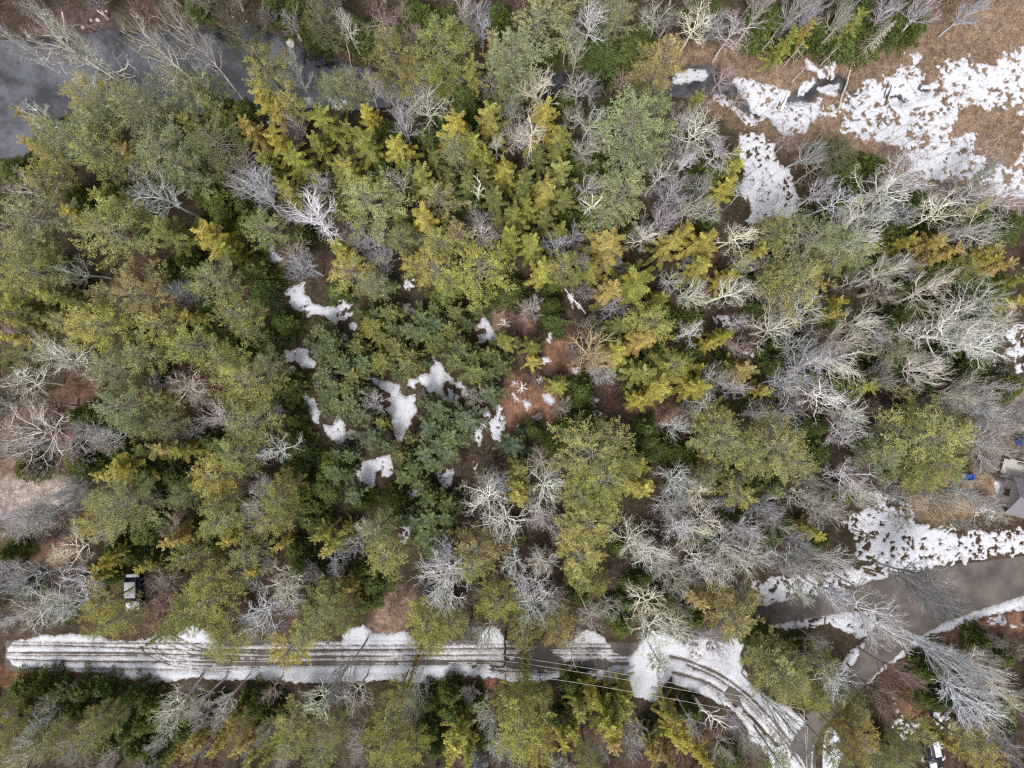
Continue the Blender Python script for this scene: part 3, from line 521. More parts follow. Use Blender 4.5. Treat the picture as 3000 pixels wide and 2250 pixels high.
# ploughed asphalt of the two branch roads carries no snow
P = gm([(2060, 1850), (2253, 1777), (2316, 1757), (2452, 1735), (2579, 1698), (2655, 1680), (2769, 1667), (3100, 1620), (3100, 1730), (3000, 1746), (2859, 1791), (2769, 1824), (2678, 1877), (2588, 1955), (2533, 2005), (2470, 2060), (2455, 2020), (2530, 1900), (2570, 1820), (2560, 1782), (2475, 1795), (2350, 1815), (2250, 1832), (2120, 1850)])
s = sub(P, 2); F[s] = np.minimum(F[s], -(sdf_poly(FX[s], FY[s], P) + .12 * NE[s]))
GI = np.clip(np.searchsorted(gx, SX) - 1, 0, nx - 2); GJ = np.clip(np.searchsorted(gy, SY) - 1, 0, ny - 2)
tx = ((SX - gx[GI]) / (gx[GI + 1] - gx[GI]))[None, :]; ty = ((SY - gy[GJ]) / (gy[GJ + 1] - gy[GJ]))[:, None]
def samp(A): return (A[GJ][:, GI] * (1 - tx) + A[GJ][:, GI + 1] * tx) * (1 - ty) + (A[GJ + 1][:, GI] * (1 - tx) + A[GJ + 1][:, GI + 1] * tx) * ty
ZG = samp(GZ); RS = samp(rsd)
ZB = np.where(RS > -.1, np.maximum(ZG, 0.02), ZG)
ZB = np.maximum(ZB, -.42)
thick = np.clip(F / .45, -.4, 1)
ZS = ZB + np.sign(thick) * np.abs(thick) ** .8 * .13 + .002 + .02 * NH * (thick > .5)
snow = sheet('snow', SX, SY, ZS, F > -.02, M_SNOW, F)
tag(snow, 'melting white snow patches on marsh, glades and roads', kind='structure')

# ------------------------------------------------------------------ tree makers (prototype meshes)
def tube(pts, radii, sides=6):
    A = np.array(pts[:-1]); B = np.array(pts[1:]); ra = np.array(radii[:-1]); rb = np.array(radii[1:])
    B2 = B + norm(B - A) * (rb[:, None] * .15)
    return segs_mesh(A, B2, ra, rb, sides)

def make_pine(seed, h=14.0, r=3.0, sparse=0.0, flat=0.0):
    """white pine: whorls of ascending limbs ending in plumes"""
    g = np.random.default_rng(seed); q = random.Random(seed)
    lean = (q.uniform(-.3, .3), q.uniform(-.3, .3))
    tp = [(lean[0] * t * t, lean[1] * t * t, h * t) for t in np.linspace(0, .97, 8)]
    tr = [0.17 * (1 - .88 * t) + .01 for t in np.linspace(0, .97, 8)]
    tv, tq = tube(tp, tr, 7); limbs = []; P = []; D = []; L = []; C = []
    lob = [q.uniform(.7, 1.25) for _ in range(5)]
    ph = q.uniform(0, 6.28); nw = 13
    for w in range(nw):
        t = .38 + .6 * (w / (nw - 1)) ** .9
        z = h * t; prof = math.sin(math.pi * min(1, (1.02 - t) / .66 * .62 + .03)) if t > .38 else .5
        prof = max(.14, min(1, ((1.03 - t) / .42) ** (.62 + flat)))
        if t < .55: prof *= .75 + (t - .38) * 1.4
        k = q.choice([4, 5, 5, 5])
        if w < 3 and sparse: k = 3
        for i in range(k):
            a = ph + i * 6.283 / k + q.uniform(-.35, .35)
            ln = r * prof * lob[int((a % 6.283) / 6.284 * 5)] * q.uniform(.72, 1.18)
            up = q.uniform(.12, .38) + (t > .85) * .6
            d0 = np.array([math.cos(a), math.sin(a), 0]); x0 = np.array([lean[0] * t * t, lean[1] * t * t, z])
            pts = [x0 + d0 * ln * s + np.array([0, 0, ln * up * s ** 1.4]) for s in (0, .35, .7, 1)]
            limbs.append((pts, [.035 * ln / 3 + .012, .024 * ln / 3 + .01, .014, .008]))
            side = np.array([-d0[1], d0[0], 0])
            ntw = max(4, int(ln * 5.2 * (1 - sparse)))
            c = q.random()
            for j in range(ntw):
                s = .34 + .66 * (j + q.random()) / ntw
                b = x0 + d0 * ln * s + np.array([0, 0, ln * up * s ** 1.4])
                sg = q.choice([-1, 1]); fan = q.uniform(.2, 1.25)
                td = norm(d0 * math.cos(fan) + side * sg * math.sin(fan) + np.array([0, 0, q.uniform(.0, .55)]))
                tl = (.25 + .50 * (1 - abs(s - .62) * 1.1)) * q.uniform(.6, 1.2) * (ln / 3) ** .4
                m = max(6, int(tl * 44))
                u = g.random(m) ** .8
                base = b + td[None] * (u * tl)[:, None] + g.normal(size=(m, 3)) * .06
                P.append(base); D.append(td[None] * .75 + g.normal(size=(m, 3)) * .55 + np.array([[0, 0, .45]]))
                L.append(g.uniform(.10, .21, m)); C.append(np.clip(.62 * c + .3 * g.random(m) + .15 * q.random(), 0, 1))
        ph += 1.1
    P = np.concatenate(P); D = np.concatenate(D); L = np.concatenate(L); C = np.concatenate(C)
    bv, bq = blades(P, D, L, L * .30, seed, .45)
    lv = [tube(p, rr, 4) for p, rr in limbs]
    allv, allq, _ = join([(tv, tq, 0)] + [(v, f, 0) for v, f in lv])
    return (mesh_from('trunk', allv, quads=allq, mat=M_LIMB), mesh_from('crown', bv, quads=bq, mat=M_LEAF, fattr=C))

def make_spruce(seed, h=9.0, r=2.3, droop=.35, young=False, nw=8, mat=None):
    """spruce or young pine: tiers of separate finger-like branches, seen from above a star with gaps between"""
    g = np.random.default_rng(seed); q = random.Random(seed)
    tv, tq = tube([(0, 0, h * t) for t in np.linspace(0, .99, 6)], [.12 * (1 - .93 * t) + .004 for t in np.linspace(0, .99, 6)], 6)
    P = []; D = []; L = []; C = []; ph = q.uniform(0, 6.28); lo = .16 if not young else .25
    br = []
    for w in range(nw):
        t = lo + (.975 - lo) * (w / (nw - 1)) ** .8
        rad = r * max(.36 if not young else .45, ((1.0 - t) / (1 - lo)) ** (.75 if not young else .5))
        k = q.choice([6, 6, 7]) if not young else q.choice([10, 11, 12])
        for i in range(k): br.append((t, ph + i * 6.283 / k + q.uniform(-.2, .2), rad * q.uniform(.55 if young else .62, 1.25 if young else 1.2), 1.0))
        ph += q.uniform(.35, .6)
        if t < .8:
            for i in range(3): br.append((t + .05, q.uniform(0, 6.28), rad * q.uniform(.3, .5), .7))
    for t, a, ln, wf in br:
        z = h * t; d0 = np.array([math.cos(a), math.sin(a), 0]); side = np.array([-d0[1], d0[0], 0]); c = q.random() * .65 + .1
        bend = q.uniform(-.25, .25)
        n = max(6, int(ln / .085)); s = (np.arange(n) + g.random(n) * .6) / n
        if young: zz = z + ln * (.45 * s + .35 * s * s)
        else: zz = z + ln * ((.55 if t > .9 else .12) * s - (droop if t < .9 else 0) * s ** 1.5 + .14 * s ** 4)
        c0 = d0[None] * (ln * s)[:, None] + side[None] * (bend * ln * s * s)[:, None]; c0[:, 2] = zz
        wd = (.07 + .17 * np.sin(math.pi * np.clip(s * .78 + .2, 0, 1)) ** .8) * min(1.15, ln / 1.7 + .35) * wf * (.74 if not young else .40)
        for sg in (-1, 1):
            for u in (.25, .6, 1.0):
                lat = wd * u * g.uniform(.7, 1.25, n)
                p = c0 + side[None] * (sg * lat)[:, None] + g.normal(size=(n, 3)) * .015; p[:, 2] -= lat * (.55 if not young else .1)
                P.append(p); D.append(d0[None] + side[None] * (sg * .55) + np.array([[0, 0, -.15 if not young else .25]]) + g.normal(size=(n, 3)) * .22)
                L.append(g.uniform(.15, .25, n)); C.append(np.clip(c + g.normal(size=n) * .10 + .15 * (s > .85), 0, 1))
        P.append(c0 + g.normal(size=(n, 3)) * .015); D.append(d0[None] + g.normal(size=(n, 3)) * .2 + np.array([[0, 0, .25]])); L.append(g.uniform(.2, .32, n)); C.append(np.clip(c + .12 + g.normal(size=n) * .1, 0, 1))
    m = 40; P.append(np.array([[0, 0, h * .96]]) + g.normal(size=(m, 3)) * np.array([[.05, .05, .2]])); D.append(g.normal(size=(m, 3)) * .6 + np.array([[0, 0, .9]])); L.append(np.full(m, .28)); C.append(np.full(m, .95))
    P = np.concatenate(P); D = np.concatenate(D); L = np.concatenate(L); C = np.concatenate(C)
    bv, bq = blades(P, D, L, L * (.42 if not young else .30), seed, .62 if not young else .35)
    return (mesh_from('trunk', tv, quads=tq, mat=M_TRUNK), mesh_from('crown', bv, quads=bq, mat=mat or M_LEAF, fattr=C))

def make_hemlock(seed, h=6.0, r=2.0):
    """hemlock: soft layered sprays, rounded cone"""
    g = np.random.default_rng(seed); q = random.Random(seed)
    tv, tq = tube([(0, 0, h * t) for t in np.linspace(0, .97, 5)], [.09 * (1 - .9 * t) + .005 for t in np.linspace(0, .97, 5)], 6)
    P = []; D = []; L = []; C = []
    for w in range(64):
        t = .06 + .92 * (w / 63) ** .9; a = w * 2.399 + q.uniform(-.4, .4)
        ln = r * max(.12, (1 - t) ** .6) * q.uniform(.6, 1.2); z = h * t
        d0 = np.array([math.cos(a), math.sin(a), 0]); side = np.array([-d0[1], d0[0], 0]); c = q.random() * .7
        n = int(12 + ln * 42)
        s = g.random(n) ** .7; lat = g.normal(size=n) * .26 * (1.15 - s) * (ln ** .5) * 1.3
        P.append(d0[None] * (ln * s)[:, None] + side[None] * lat[:, None] + np.stack([np.zeros(n), np.zeros(n), z + ln * (.25 * s - .42 * s ** 2) + g.normal(size=n) * .05], -1))
        D.append(d0[None] * .8 + side[None] * (np.sign(lat) * .5)[:, None] + g.normal(size=(n, 3)) * .4); L.append(g.uniform(.16, .30, n)); C.append(np.clip(c + g.normal(size=n) * .18, 0, 1))
    P = np.concatenate(P); D = np.concatenate(D); L = np.concatenate(L); C = np.concatenate(C)
    bv, bq = blades(P, D, L, L * .42, seed, .55)
    return (mesh_from('trunk', tv, quads=tq, mat=M_TRUNK), mesh_from('crown', bv, quads=bq, mat=M_HEM, fattr=C))

def make_bare(seed, h=15.0, r=4.2, style='oak'):
    """leafless broadleaf tree grown limb by limb"""
    q = random.Random(seed); T0 = []; CR = []
    def grow(p, d, L, r0, lvl, store):
        n = {0: 6, 1: 6, 2: 5, 3: 4, 4: 3, 5: 2}[lvl]
        wob = {0: .05, 1: .20, 2: .27, 3: .30, 4: .30, 5: .25}[lvl] * (.85 if style == 'oak' else .5)
        tro = {0: 0, 1: .05, 2: .035, 3: .03, 4: .03, 5: .0}[lvl] * (1 if style == 'oak' else 3.0)
        pts = [p]; 
        for i in range(n):
            d = Vector((d.x + q.gauss(0, wob), d.y + q.gauss(0, wob), d.z + q.gauss(0, wob) + tro)).normalized()
            pts.append(pts[-1] + d * (L / n))
        end = .45 if lvl < 2 else .35
        for i in range(n):
            ra = r0 * (1 - (1 - end) * i / n); rb = r0 * (1 - (1 - end) * (i + 1) / n)
            store.append((pts[i], pts[i + 1], ra, rb, lvl))
        if lvl >= 5: return
        kids = {0: 0, 1: 5, 2: 5, 3: 3, 4: 0}[lvl]
        if style == 'fine': kids = {0: 0, 1: 6, 2: 5, 3: 3, 4: 0}[lvl]
        if style == 'snag': kids = {0: 0, 1: 2, 2: 2, 3: 0, 4: 0}[lvl]
        for k in range(kids):
            t = .22 + .78 * (k + q.random()) / kids; i = min(n - 1, int(t * n)); b = pts[i] + (pts[i + 1] - pts[i]) * (t * n - i)
            dd = (pts[i + 1] - pts[i]).normalized()
            perp = dd.cross(Vector((q.gauss(0, 1), q.gauss(0, 1), q.gauss(0, 1)))).normalized()
            an = math.radians(q.uniform(28, 62) if style == 'oak' else q.uniform(16, 38))
            nd = dd * math.cos(an) + perp * math.sin(an)
            if nd.z < -.2: nd.z *= -.3
            grow(b, nd.normalized(), L * q.uniform(.42, .66) * (1.12 - .35 * t), max(.0115, r0 * .56 * (1.05 - .4 * t)), lvl + 1, store)
    # trunk
    tr0 = .21 if style != 'snag' else .17
    d = Vector((q.uniform(-.05, .05), q.uniform(-.05, .05), 1)); top = .72 if style == 'oak' else .75
    pts = [Vector((0, 0, 0))]
    for i in range(8):
        d = Vector((d.x + q.gauss(0, .06), d.y + q.gauss(0, .06), 1)).normalized(); pts.append(pts[-1] + d * (h * top / 8))
    for i in range(8): T0.append((pts[i], pts[i + 1], tr0 * (1 - .55 * i / 8), tr0 * (1 - .55 * (i + 1) / 8), 0))
    nl = {'oak': 9, 'fine': 10, 'snag': 12}[style]; ph = q.uniform(0, 6.28)
    for k in range(nl):
        t = (.60 if style == 'oak' else .5) + .40 * (k + .5) / nl; i = min(7, int(t * 8)); b = pts[i] + (pts[i + 1] - pts[i]) * (t * 8 - i)
        a = ph + k * 2.4 + q.uniform(-.3, .3)
        el = math.radians((q.uniform(5, 40) + 30 * (t - .5)) if style == 'oak' else (q.uniform(38, 66) if style == 'fine' else q.uniform(0, 30)))
        nd = Vector((math.cos(a) * math.cos(el), math.sin(a) * math.cos(el), math.sin(el)))
        LL = h * {'oak': .33, 'fine': .36, 'snag': .13}[style] * q.uniform(.8, 1.2)
        grow(b, nd, LL, tr0 * (.36 if style != 'snag' else .25), 1, CR)
    for k in range(3 if style != 'snag' else 1):
        a = q.uniform(0, 6.28); el = math.radians(q.uniform(60, 85)); nd = Vector((math.cos(a) * math.cos(el), math.sin(a) * math.cos(el), math.sin(el)))
        grow(pts[-1], nd, h * (.34 if style != 'snag' else .2), tr0 * .38, 1, CR)
    A = np.array([s[0] for s in CR]); B = np.array([s[1] for s in CR])
    rad = np.hypot(A[:, 0], A[:, 1]); kr = r / np.percentile(rad, 96); kz = h / B[:, 2].max()
    S = np.array([kr, kr, kz])
    lv = np.array([s[4] for s in CR]); ra = np.array([s[2] for s in CR]); rb = np.array([s[3] for s in CR])
    big = lv <= 2
    v1, q1 = segs_mesh(A[big] * S, B[big] * S, ra[big], rb[big], 5); v2, q2 = segs_mesh(A[~big] * S, B[~big] * S, ra[~big], rb[~big], 3)
    f1 = np.repeat((lv[big] - 1) * .12, 5); f2 = np.repeat(np.clip(.35 + (lv[~big] - 3) * .35, 0, 1), 3)
    cv, cq, cf = join([(v1, q1, f1), (v2, q2, f2)])
    At = np.array([s[0] for s in T0]) * S; Bt = np.array([s[1] for s in T0]) * S
    tv, tq = segs_mesh(At, Bt, np.array([s[2] for s in T0]), np.array([s[3] for s in T0]), 8)
    return (mesh_from('trunk', tv, quads=tq, mat=M_BARK, fattr=np.zeros(len(tq))), mesh_from('crown', cv, quads=cq, mat=M_BARK, fattr=cf))

def make_shrub(seed, h=2.6, r=1.6):
    """many-stemmed leafless shrub"""
    q = random.Random(seed); S = []
    def st(p, d, L, r0, lvl):
        pts = [p]
        for i in range(3):
            d = Vector((d.x + q.gauss(0, .16), d.y + q.gauss(0, .16), d.z + q.gauss(0, .12) + .03)).normalized(); pts.append(pts[-1] + d * L / 3)
        for i in range(3): S.append((pts[i], pts[i + 1], r0 * (1 - .22 * i), r0 * (1 - .22 * (i + 1)), lvl))
        if lvl < 3:
            for k in range(5):
                i = q.choice([0, 1, 2]); e = (pts[i + 1] - pts[i]).normalized()
                pr = e.cross(Vector((q.gauss(0, 1), q.gauss(0, 1), q.gauss(0, 1)))).normalized(); an = q.uniform(.35, .8)
                st(pts[i + 1], (e * math.cos(an) + pr * math.sin(an)).normalized(), L * .6, max(.008, r0 * .55), lvl + 1)
    for k in range(13):
        a = k * 2.4 + q.uniform(-.3, .3); el = q.uniform(.35, 1.35)
        st(Vector((q.uniform(-.15, .15), q.uniform(-.15, .15), -.05)), Vector((math.cos(a) * math.cos(el), math.sin(a) * math.cos(el), math.sin(el))), r * .85, .028, 1)
    A = np.array([s[0] for s in S]); B = np.array([s[1] for s in S]); k = np.array([r / np.percentile(np.hypot(B[:, 0], B[:, 1]), 96)] * 2 + [h / B[:, 2].max()])
    A = A * k; B = B * k; lv = np.array([s[4] for s in S])
    v, f = segs_mesh(A, B, np.array([s[2] for s in S]), np.array([s[3] for s in S]), 3)
    return mesh_from('bare_shrub', v, quads=f, mat=M_BARK, fattr=np.repeat(np.clip((lv - 1) * .5, 0, 1), 3))

PROTO = {
 'W': [make_pine(100 + i, 12, 3.0, (0, 0, .25, 0, .15, .35)[i], (0, .1, 0, -.15, .05, 0)[i]) for i in range(6)],
 'S': [make_spruce(200 + i, 9, 2.3, (.38, .5, .3, .42, .55)[i], False, (6, 7, 6, 6, 7)[i]) for i in range(5)],
 'U': [make_hemlock(300 + i, 6, 2.0) for i in range(4)],
 'Y': [make_spruce(400 + i, 4.6, 1.5, 0, True, 5) for i in range(5)],
 'D': [make_bare(500 + i, 15, 4.2, 'oak') for i in range(7)],
 'F': [make_bare(600 + i, 14, 3.0, 'fine') for i in range(5)],
 'B': [make_shrub(700 + i) for i in range(4)],
 'Z': [make_bare(800 + i, 11, 1.6, 'snag') for i in range(3)],
 'P': [make_bare(900 + i, 6, 1.6, 'fine') for i in range(4)],
}
DIM = {'W': (12, 3.0), 'S': (9, 2.3), 'U': (6, 2.0), 'Y': (4.6, 1.5), 'D': (15, 4.2), 'F': (14, 3.0), 'B': (2.6, 1.6), 'Z': (11, 1.6), 'P': (6, 1.6)}
NAME = {'W': 'white_pine', 'S': 'spruce', 'U': 'hemlock', 'Y': 'young_pine', 'D': 'bare_tree', 'F': 'bare_tree', 'B': 'bare_shrub', 'Z': 'dead_snag', 'P': 'bare_sapling'}

# ------------------------------------------------------------------ the trees, as read off the nine enlargements: x y radius [tint]
CAT = {
1: {'D': '110 130 130,440 60 180,480 270 260,1010 50 190,1200 50 160,1900 470 130f,1920 790 100f,260 770 130w,200 1230 170,1070 1290 220,1640 1200 150l,1700 1300 100l,2060 1180 110,1990 1400 210w,2190 110 80w',
    'W': '560 620 160o,700 680 130g,900 680 190g,1220 560 170g,1340 530 90g,620 800 190g,330 900 180g,600 950 180,300 1140 150y,1060 980 210g,1200 1090 130g,1710 430 150y,1400 900 190d,1550 60 130d,2080 130 120d,2100 30 110d,200 1400 190g,700 1500 240,830 1360 110,130 1620 170,2150 560 110g,1890 690 90y,1700 1480 120,470 900 150g,820 650 120',
    'S': '820 980 120r,200 930 110r,160 740 100r,1340 650 150,1210 790 110,1700 620 150y,1800 740 110y,1600 820 120r,2090 760 150,1790 910 130y,2050 920 120,1710 1030 110,1920 1030 140,1860 1220 140,460 1380 110y,2190 1090 100,2190 1330 90,2190 1600 110y,1060 1500 190o,1340 1520 170y,1440 1610 110,730 1560 1,650 1270 120',
    'U': '720 1290 170,500 1280 140,1400 1280 170,1600 1450 140,1050 850 90,1180 1150 90,850 1100 100,1480 620 80,1560 690 90,1600 1600 110,1700 1590 90,1560 1330 80,1950 1530 90,60 1100 120,60 1300 80,1500 800 90,1300 1100 70,1250 30 90,1750 40 100,1900 60 110,1990 160 80,2050 230 90,900 1450 90,1450 1400 100'},
2: {'S': '630 450 130,840 430 110,720 520 90o,740 810 170y,960 740 140,1310 740 170y,1420 890 140,160 920 170,360 940 140y,170 730 110y,40 830 80,40 1090 130,520 1130 130,940 1020 110,1060 1100 130,1420 1100 130,530 1400 140y,1120 1390 120,1330 1220 150,1090 1530 120,1420 1500 110,1740 1560 190r,2150 1560 120y,1200 1320 90,1230 1560 110y,360 1380 110o,990 1270 120o,980 250 90r,1280 1010 100o,820 1170 110o,430 1100 100o,600 1020 90o,1200 1150 110o,850 920 120,1450 1280 110o,700 1140 90o,1020 1430 100o,920 1120 90o,1320 1400 90o,1180 1230 100o',
    'W': '310 330 150o,450 470 110y,640 290 170,790 260 90,1280 140 210g,1130 330 180g,1100 440 120g,2090 360 150o,2010 480 120o,1070 670 90g,1890 800 230g,2010 720 160g,1850 960 190g,1960 980 130g,730 980 110g,1820 1280 190g,1700 1400 120g,180 1310 200,640 1270 130o,650 1580 140y,770 1530 110o,380 1550 90,1800 120 100g,60 540 120g,1750 30 90g,1380 60 130',
    'U': '480 90 150,590 140 110,90 180 130,1010 90 120,1700 330 150,1900 310 150,1340 300 110,1060 600 120,560 870 100,380 200 90,1750 1100 110,1530 1000 110,1450 1200 110,1640 1090 110,1600 1420 80,1170 620 80,640 730 90,800 620 110,1450 620 80,1530 250 90,1700 230 90,1600 430 80,1900 1500 90,1470 1400 90,640 1420 80,860 1330 90,270 1080 90,1900 1130 80,200 200 100,700 100 90,1960 200 100,1330 200 90,1780 700 90,850 700 80,280 820 90',
    'D': '30 150 100w,270 110 160t,380 90 90t,790 60 120,900 150 100,1600 100 170w,1470 220 110,1530 330 90,1800 20 110,2060 100 160,1310 520 200w,1560 550 140,970 520 110t,160 570 110f,520 520 90f,590 660 190,400 830 120f,1120 870 120,1230 910 150w,1000 940 80w,1600 780 170,1600 950 120,1570 1200 130,380 1200 120,900 1480 120w,1970 1520 140w,2140 1290 140,2050 1150 150,2190 800 120,200 1600 120f,110 1540 90f,1830 500 100t,2080 1400 110f,300 560 90f,640 1570 70f,1380 1580 90f,1100 720 90f,800 150 80',
    'Z': '890 1210 80w,1610 1290 110w'},
3: {'D': '100 100 180w,340 170 170,750 60 150f,860 50 120f,1380 50 140f,1600 60 150f,1900 40 110f,280 470 150t,370 620 110t,120 880 200w,230 980 160,700 900 140t,830 960 110,1000 1280 170w,900 1240 110w,1280 1180 230w,1420 1150 210w,1100 1480 220w,1050 1400 150w,1700 1380 190w,1900 1500 210,1850 1250 190,2100 1300 190,60 1330 150,180 1330 130,330 1530 170w,2000 1150 150f,60 1000 120,140 1180 110,1250 1330 150w,420 1230 100,850 1100 130t,1750 1500 150,1050 60 110f,500 60 110f',
    'W': '800 1550 220g,1060 1600 150g,620 1500 130,980 1000 120d',
    'S': '340 1080 110y,290 1200 110y,30 1480 90y,140 1570 150y,500 1630 90y,1640 1570 130r,1930 1330 100y,1460 1560 100,1110 1320 90y,1220 1610 100,100 640 90,700 240 100,1130 120 110,1750 1620 100r,2000 1620 110,820 170 90y,340 1000 80y',
    'U': '600 130 150,700 220 120,1080 180 150,1220 240 110,1420 100 140,1040 960 140,960 1050 110,1300 960 120,220 1130 140,470 1320 110,350 1380 120,1700 1200 120,1450 1370 140,2050 1370 120,80 30 90,870 180 120,1250 1060 100,1100 1090 110,560 60 100,1180 60 130,1300 120 120,860 380 80,1500 160 100,200 40 90,1650 1470 120,1800 1420 120,1950 1420 120,1330 1530 110,960 1330 110,1200 900 100,1540 1290 100,780 1080 90,1120 1210 90,120 1100 90,160 1440 80,420 1430 90,2150 1450 110,1450 20 120,1550 100 100'},
4: {'W': '180 100 190,1370 150 160g,920 250 190o,700 250 120o,630 470 180y,420 430 120o,1030 440 120y,1220 570 150,1530 380 140,1600 480 110,910 640 140,720 730 140g,1590 800 190,1750 700 100g,780 980 180g,860 1080 110,1080 1090 100g,940 1110 70g,1650 1070 170,1400 1430 160y,1520 1290 130,780 1600 220,1180 1550 90g,1420 1610 110,1800 1580 120,1850 1490 90o,130 640 90,330 530 60g,1440 680 120,60 200 110y,1000 270 120o,540 480 100o',
    'S': '270 240 120,90 320 150,60 530 100y,1220 390 90y,980 920 110y,850 850 80,1050 1250 130r,780 1370 150y,670 1420 100y,1160 1270 90,70 420 110,160 350 100o,400 260 100o,1040 1240 60y,930 1260 100o',
    'U': '1350 330 110,1640 80 120,1750 130 110,1690 210 110,1720 560 120,1830 430 110,1860 850 120,1900 960 130,1780 900 90,1760 640 110,1920 720 100,1500 600 110,2060 220 90,2180 220 80,1990 470 90,1870 600 90,2110 1250 150,2050 1180 120,2150 1350 120,1900 1380 120,900 1400 110,1120 1440 110,1000 1560 90,1970 1530 120,2100 1500 130,2000 1620 120,500 1330 140,150 1380 100,430 200 90,350 260 80,300 350 70,60 700 90,100 800 70,950 760 80,820 530 80,1460 940 80,300 60 90,1080 70 90,1230 110 90,1180 20 90,580 1050 110,700 1240 90,1150 500 80,1300 450 80,1600 620 90,1980 780 80,1500 1100 80,560 760 70,880 1300 80,480 1040 80,1350 1200 80,1240 1450 90,620 850 60,1900 1060 90,2020 1080 80,1950 1260 100,1870 1180 90',
    'B': '1150 780 100,1300 760 90,1250 930 90,470 900 80,560 940 70,350 1000 90,200 950 90,1400 1250 90,1300 1280 80,1150 1380 80,1700 1380 90,1600 1500 90,1250 120 60,620 300 50,1700 300 60',
    'D': '480 80 120,440 700 190w,380 620 170w,120 830 190w,250 1130 300,300 980 150t,560 1130 150,680 1190 140,1200 820 180,1310 900 100,1400 1060 170,1820 1260 150w,1640 1590 140,1700 1490 100,1980 60 130f,200 1650 150l,430 1500 100,1150 870 110t,480 1630 100,120 1250 170t,60 1080 150t,450 1200 130t,1100 240 100'},
5: {'W': '890 90 180y,600 90 150y,480 60 100y,60 100 150y,2150 710 120y,1620 1270 210,1700 1420 190,1560 1560 130,1990 450 140y,220 200 100g,1430 70 100,700 160 100y,1840 1350 100',
    'S': '1310 90 130y,1900 170 190,1760 210 120r,1620 80 100,1980 520 130r,1940 540 130r,2060 840 150y,1960 760 130,1780 620 140y,1950 1510 130y,1930 1360 120,1150 1560 100y,1160 1390 90,1420 840 80,1800 450 110o,2070 280 100,2100 760 100,1240 680 60y,1060 550 90,1240 590 80o,1540 120 90o,1960 930 110y,1150 1480 90y,1300 30 80o',
    'U': '360 240 90,480 270 90,650 260 110,540 330 70,930 250 90,1100 230 120,1210 290 90,1050 300 70,1370 310 100,1480 340 90,1380 420 90,1250 370 70,1300 440 70,910 490 38,960 355 45,1500 690 80,1560 880 100,1270 870 60,1490 1020 70,1580 1080 90,1700 1000 80,1800 1050 70,1720 900 60,1980 1120 100,2000 1200 90,1250 1130 80,945 1150 50,1320 960 45,2150 1270 110,1480 1130 110,1380 1200 100,2050 600 110,1900 720 110,250 1480 90,340 1600 100,1900 880 90,70 250 90,170 620 60,1180 300 60,1590 300 60,2090 400 100,1640 1080 60,1850 1180 70,1950 1020 70,2080 1250 90,1180 1230 60,1380 160 80,1180 150 70,270 170 80,830 290 70,1830 560 90,1500 440 60,1580 980 60,120 1600 90,560 880 40,720 1060 40',
    'B': '1070 430 100t,930 1300 100,800 1420 140,1130 830 80,1310 800 60,1190 880 70,1140 1000 100,1230 960 60,1360 1040 80,1880 960 100,1720 820 110,1600 900 60,1830 1140 80,1420 980 70,1250 740 60,1350 620 70,850 1560 90,760 1530 80,700 870 60,740 900 60,1800 840 90,2100 1020 90,1980 980 80,1950 880 60,430 870 45,1000 1350 90,700 1360 60,420 860 40,1040 1120 40,1400 680 60,1090 1500 60,1120 1130 60,2180 960 80',
    'D': '1590 590 190o,950 1560 180w,1330 1490 190w,1320 1350 130,2140 1110 110w,2170 160 110,2160 1420 140w,2190 1570 130,2090 1640 130,240 30 100f,1540 30 80f,1230 1590 80,1010 1500 110',
    'Z': '1070 430 55w,1130 820 40w,1180 870 60w,1300 790 40w,1200 960 40w'},
6: {'W': '750 200 190o,700 110 120g,620 150 90,1000 20 110,1830 80 90y,1340 600 130g,260 1180 160g,230 1070 110,600 1240 190,700 1330 160,400 1270 140,1560 1200 260,1450 1150 180,1650 1340 180,1500 1400 140,360 1560 110y,140 1450 90g,1300 1300 140g,1750 1150 150',
    'S': '120 60 130y,310 130 90y,620 80 100r,1000 300 90y,400 740 130r,290 510 80y,190 570 80y,100 850 130y,110 720 60y,530 880 80y,170 1300 70y,1200 850 100,600 1530 100o,2150 300 110y,2080 60 110r,1320 80 70r,1610 20 90r,2000 20 90y,970 380 90y,2180 150 90',
    'U': '900 1110 80,600 700 110,480 160 80,1000 390 80,1450 550 100,1600 820 100,1380 720 90,1250 780 100,1230 280 70,550 60 90,300 700 110,60 400 110,80 640 110,450 930 90,900 1280 110,580 1450 110,2130 700 100,1100 900 110,1900 720 100,800 600 120,1000 850 120,1500 330 110,40 1280 90,2150 850 120,1500 150 90,1700 60 110,2000 400 130,1800 550 120,1250 520 110,1420 220 80,840 760 100,700 850 110,1160 560 90,1350 450 90,1700 700 100,500 330 80,300 1400 90,760 1130 80,1050 1560 90,1100 40 90,1250 40 90,1900 150 100,2100 180 90,1450 30 90,660 560 90,2080 500 100,1700 330 100,520 1350 100,1650 1000 80,1300 1500 90,1880 30 90,1180 1200 80,40 1550 90,1980 620 100',
    'B': '400 1020 90,300 900 90,700 700 90,1300 1000 90,1200 1080 80,950 1250 90,1000 1300 90,720 1450 90,550 470 90,1150 480 80,350 1420 90,900 480 90,200 260 80,1500 870 90,850 940 80,80 1160 70,1150 1300 80,1900 1100 100,2050 1050 110,2000 1180 110,2100 1250 100,1950 1330 90',
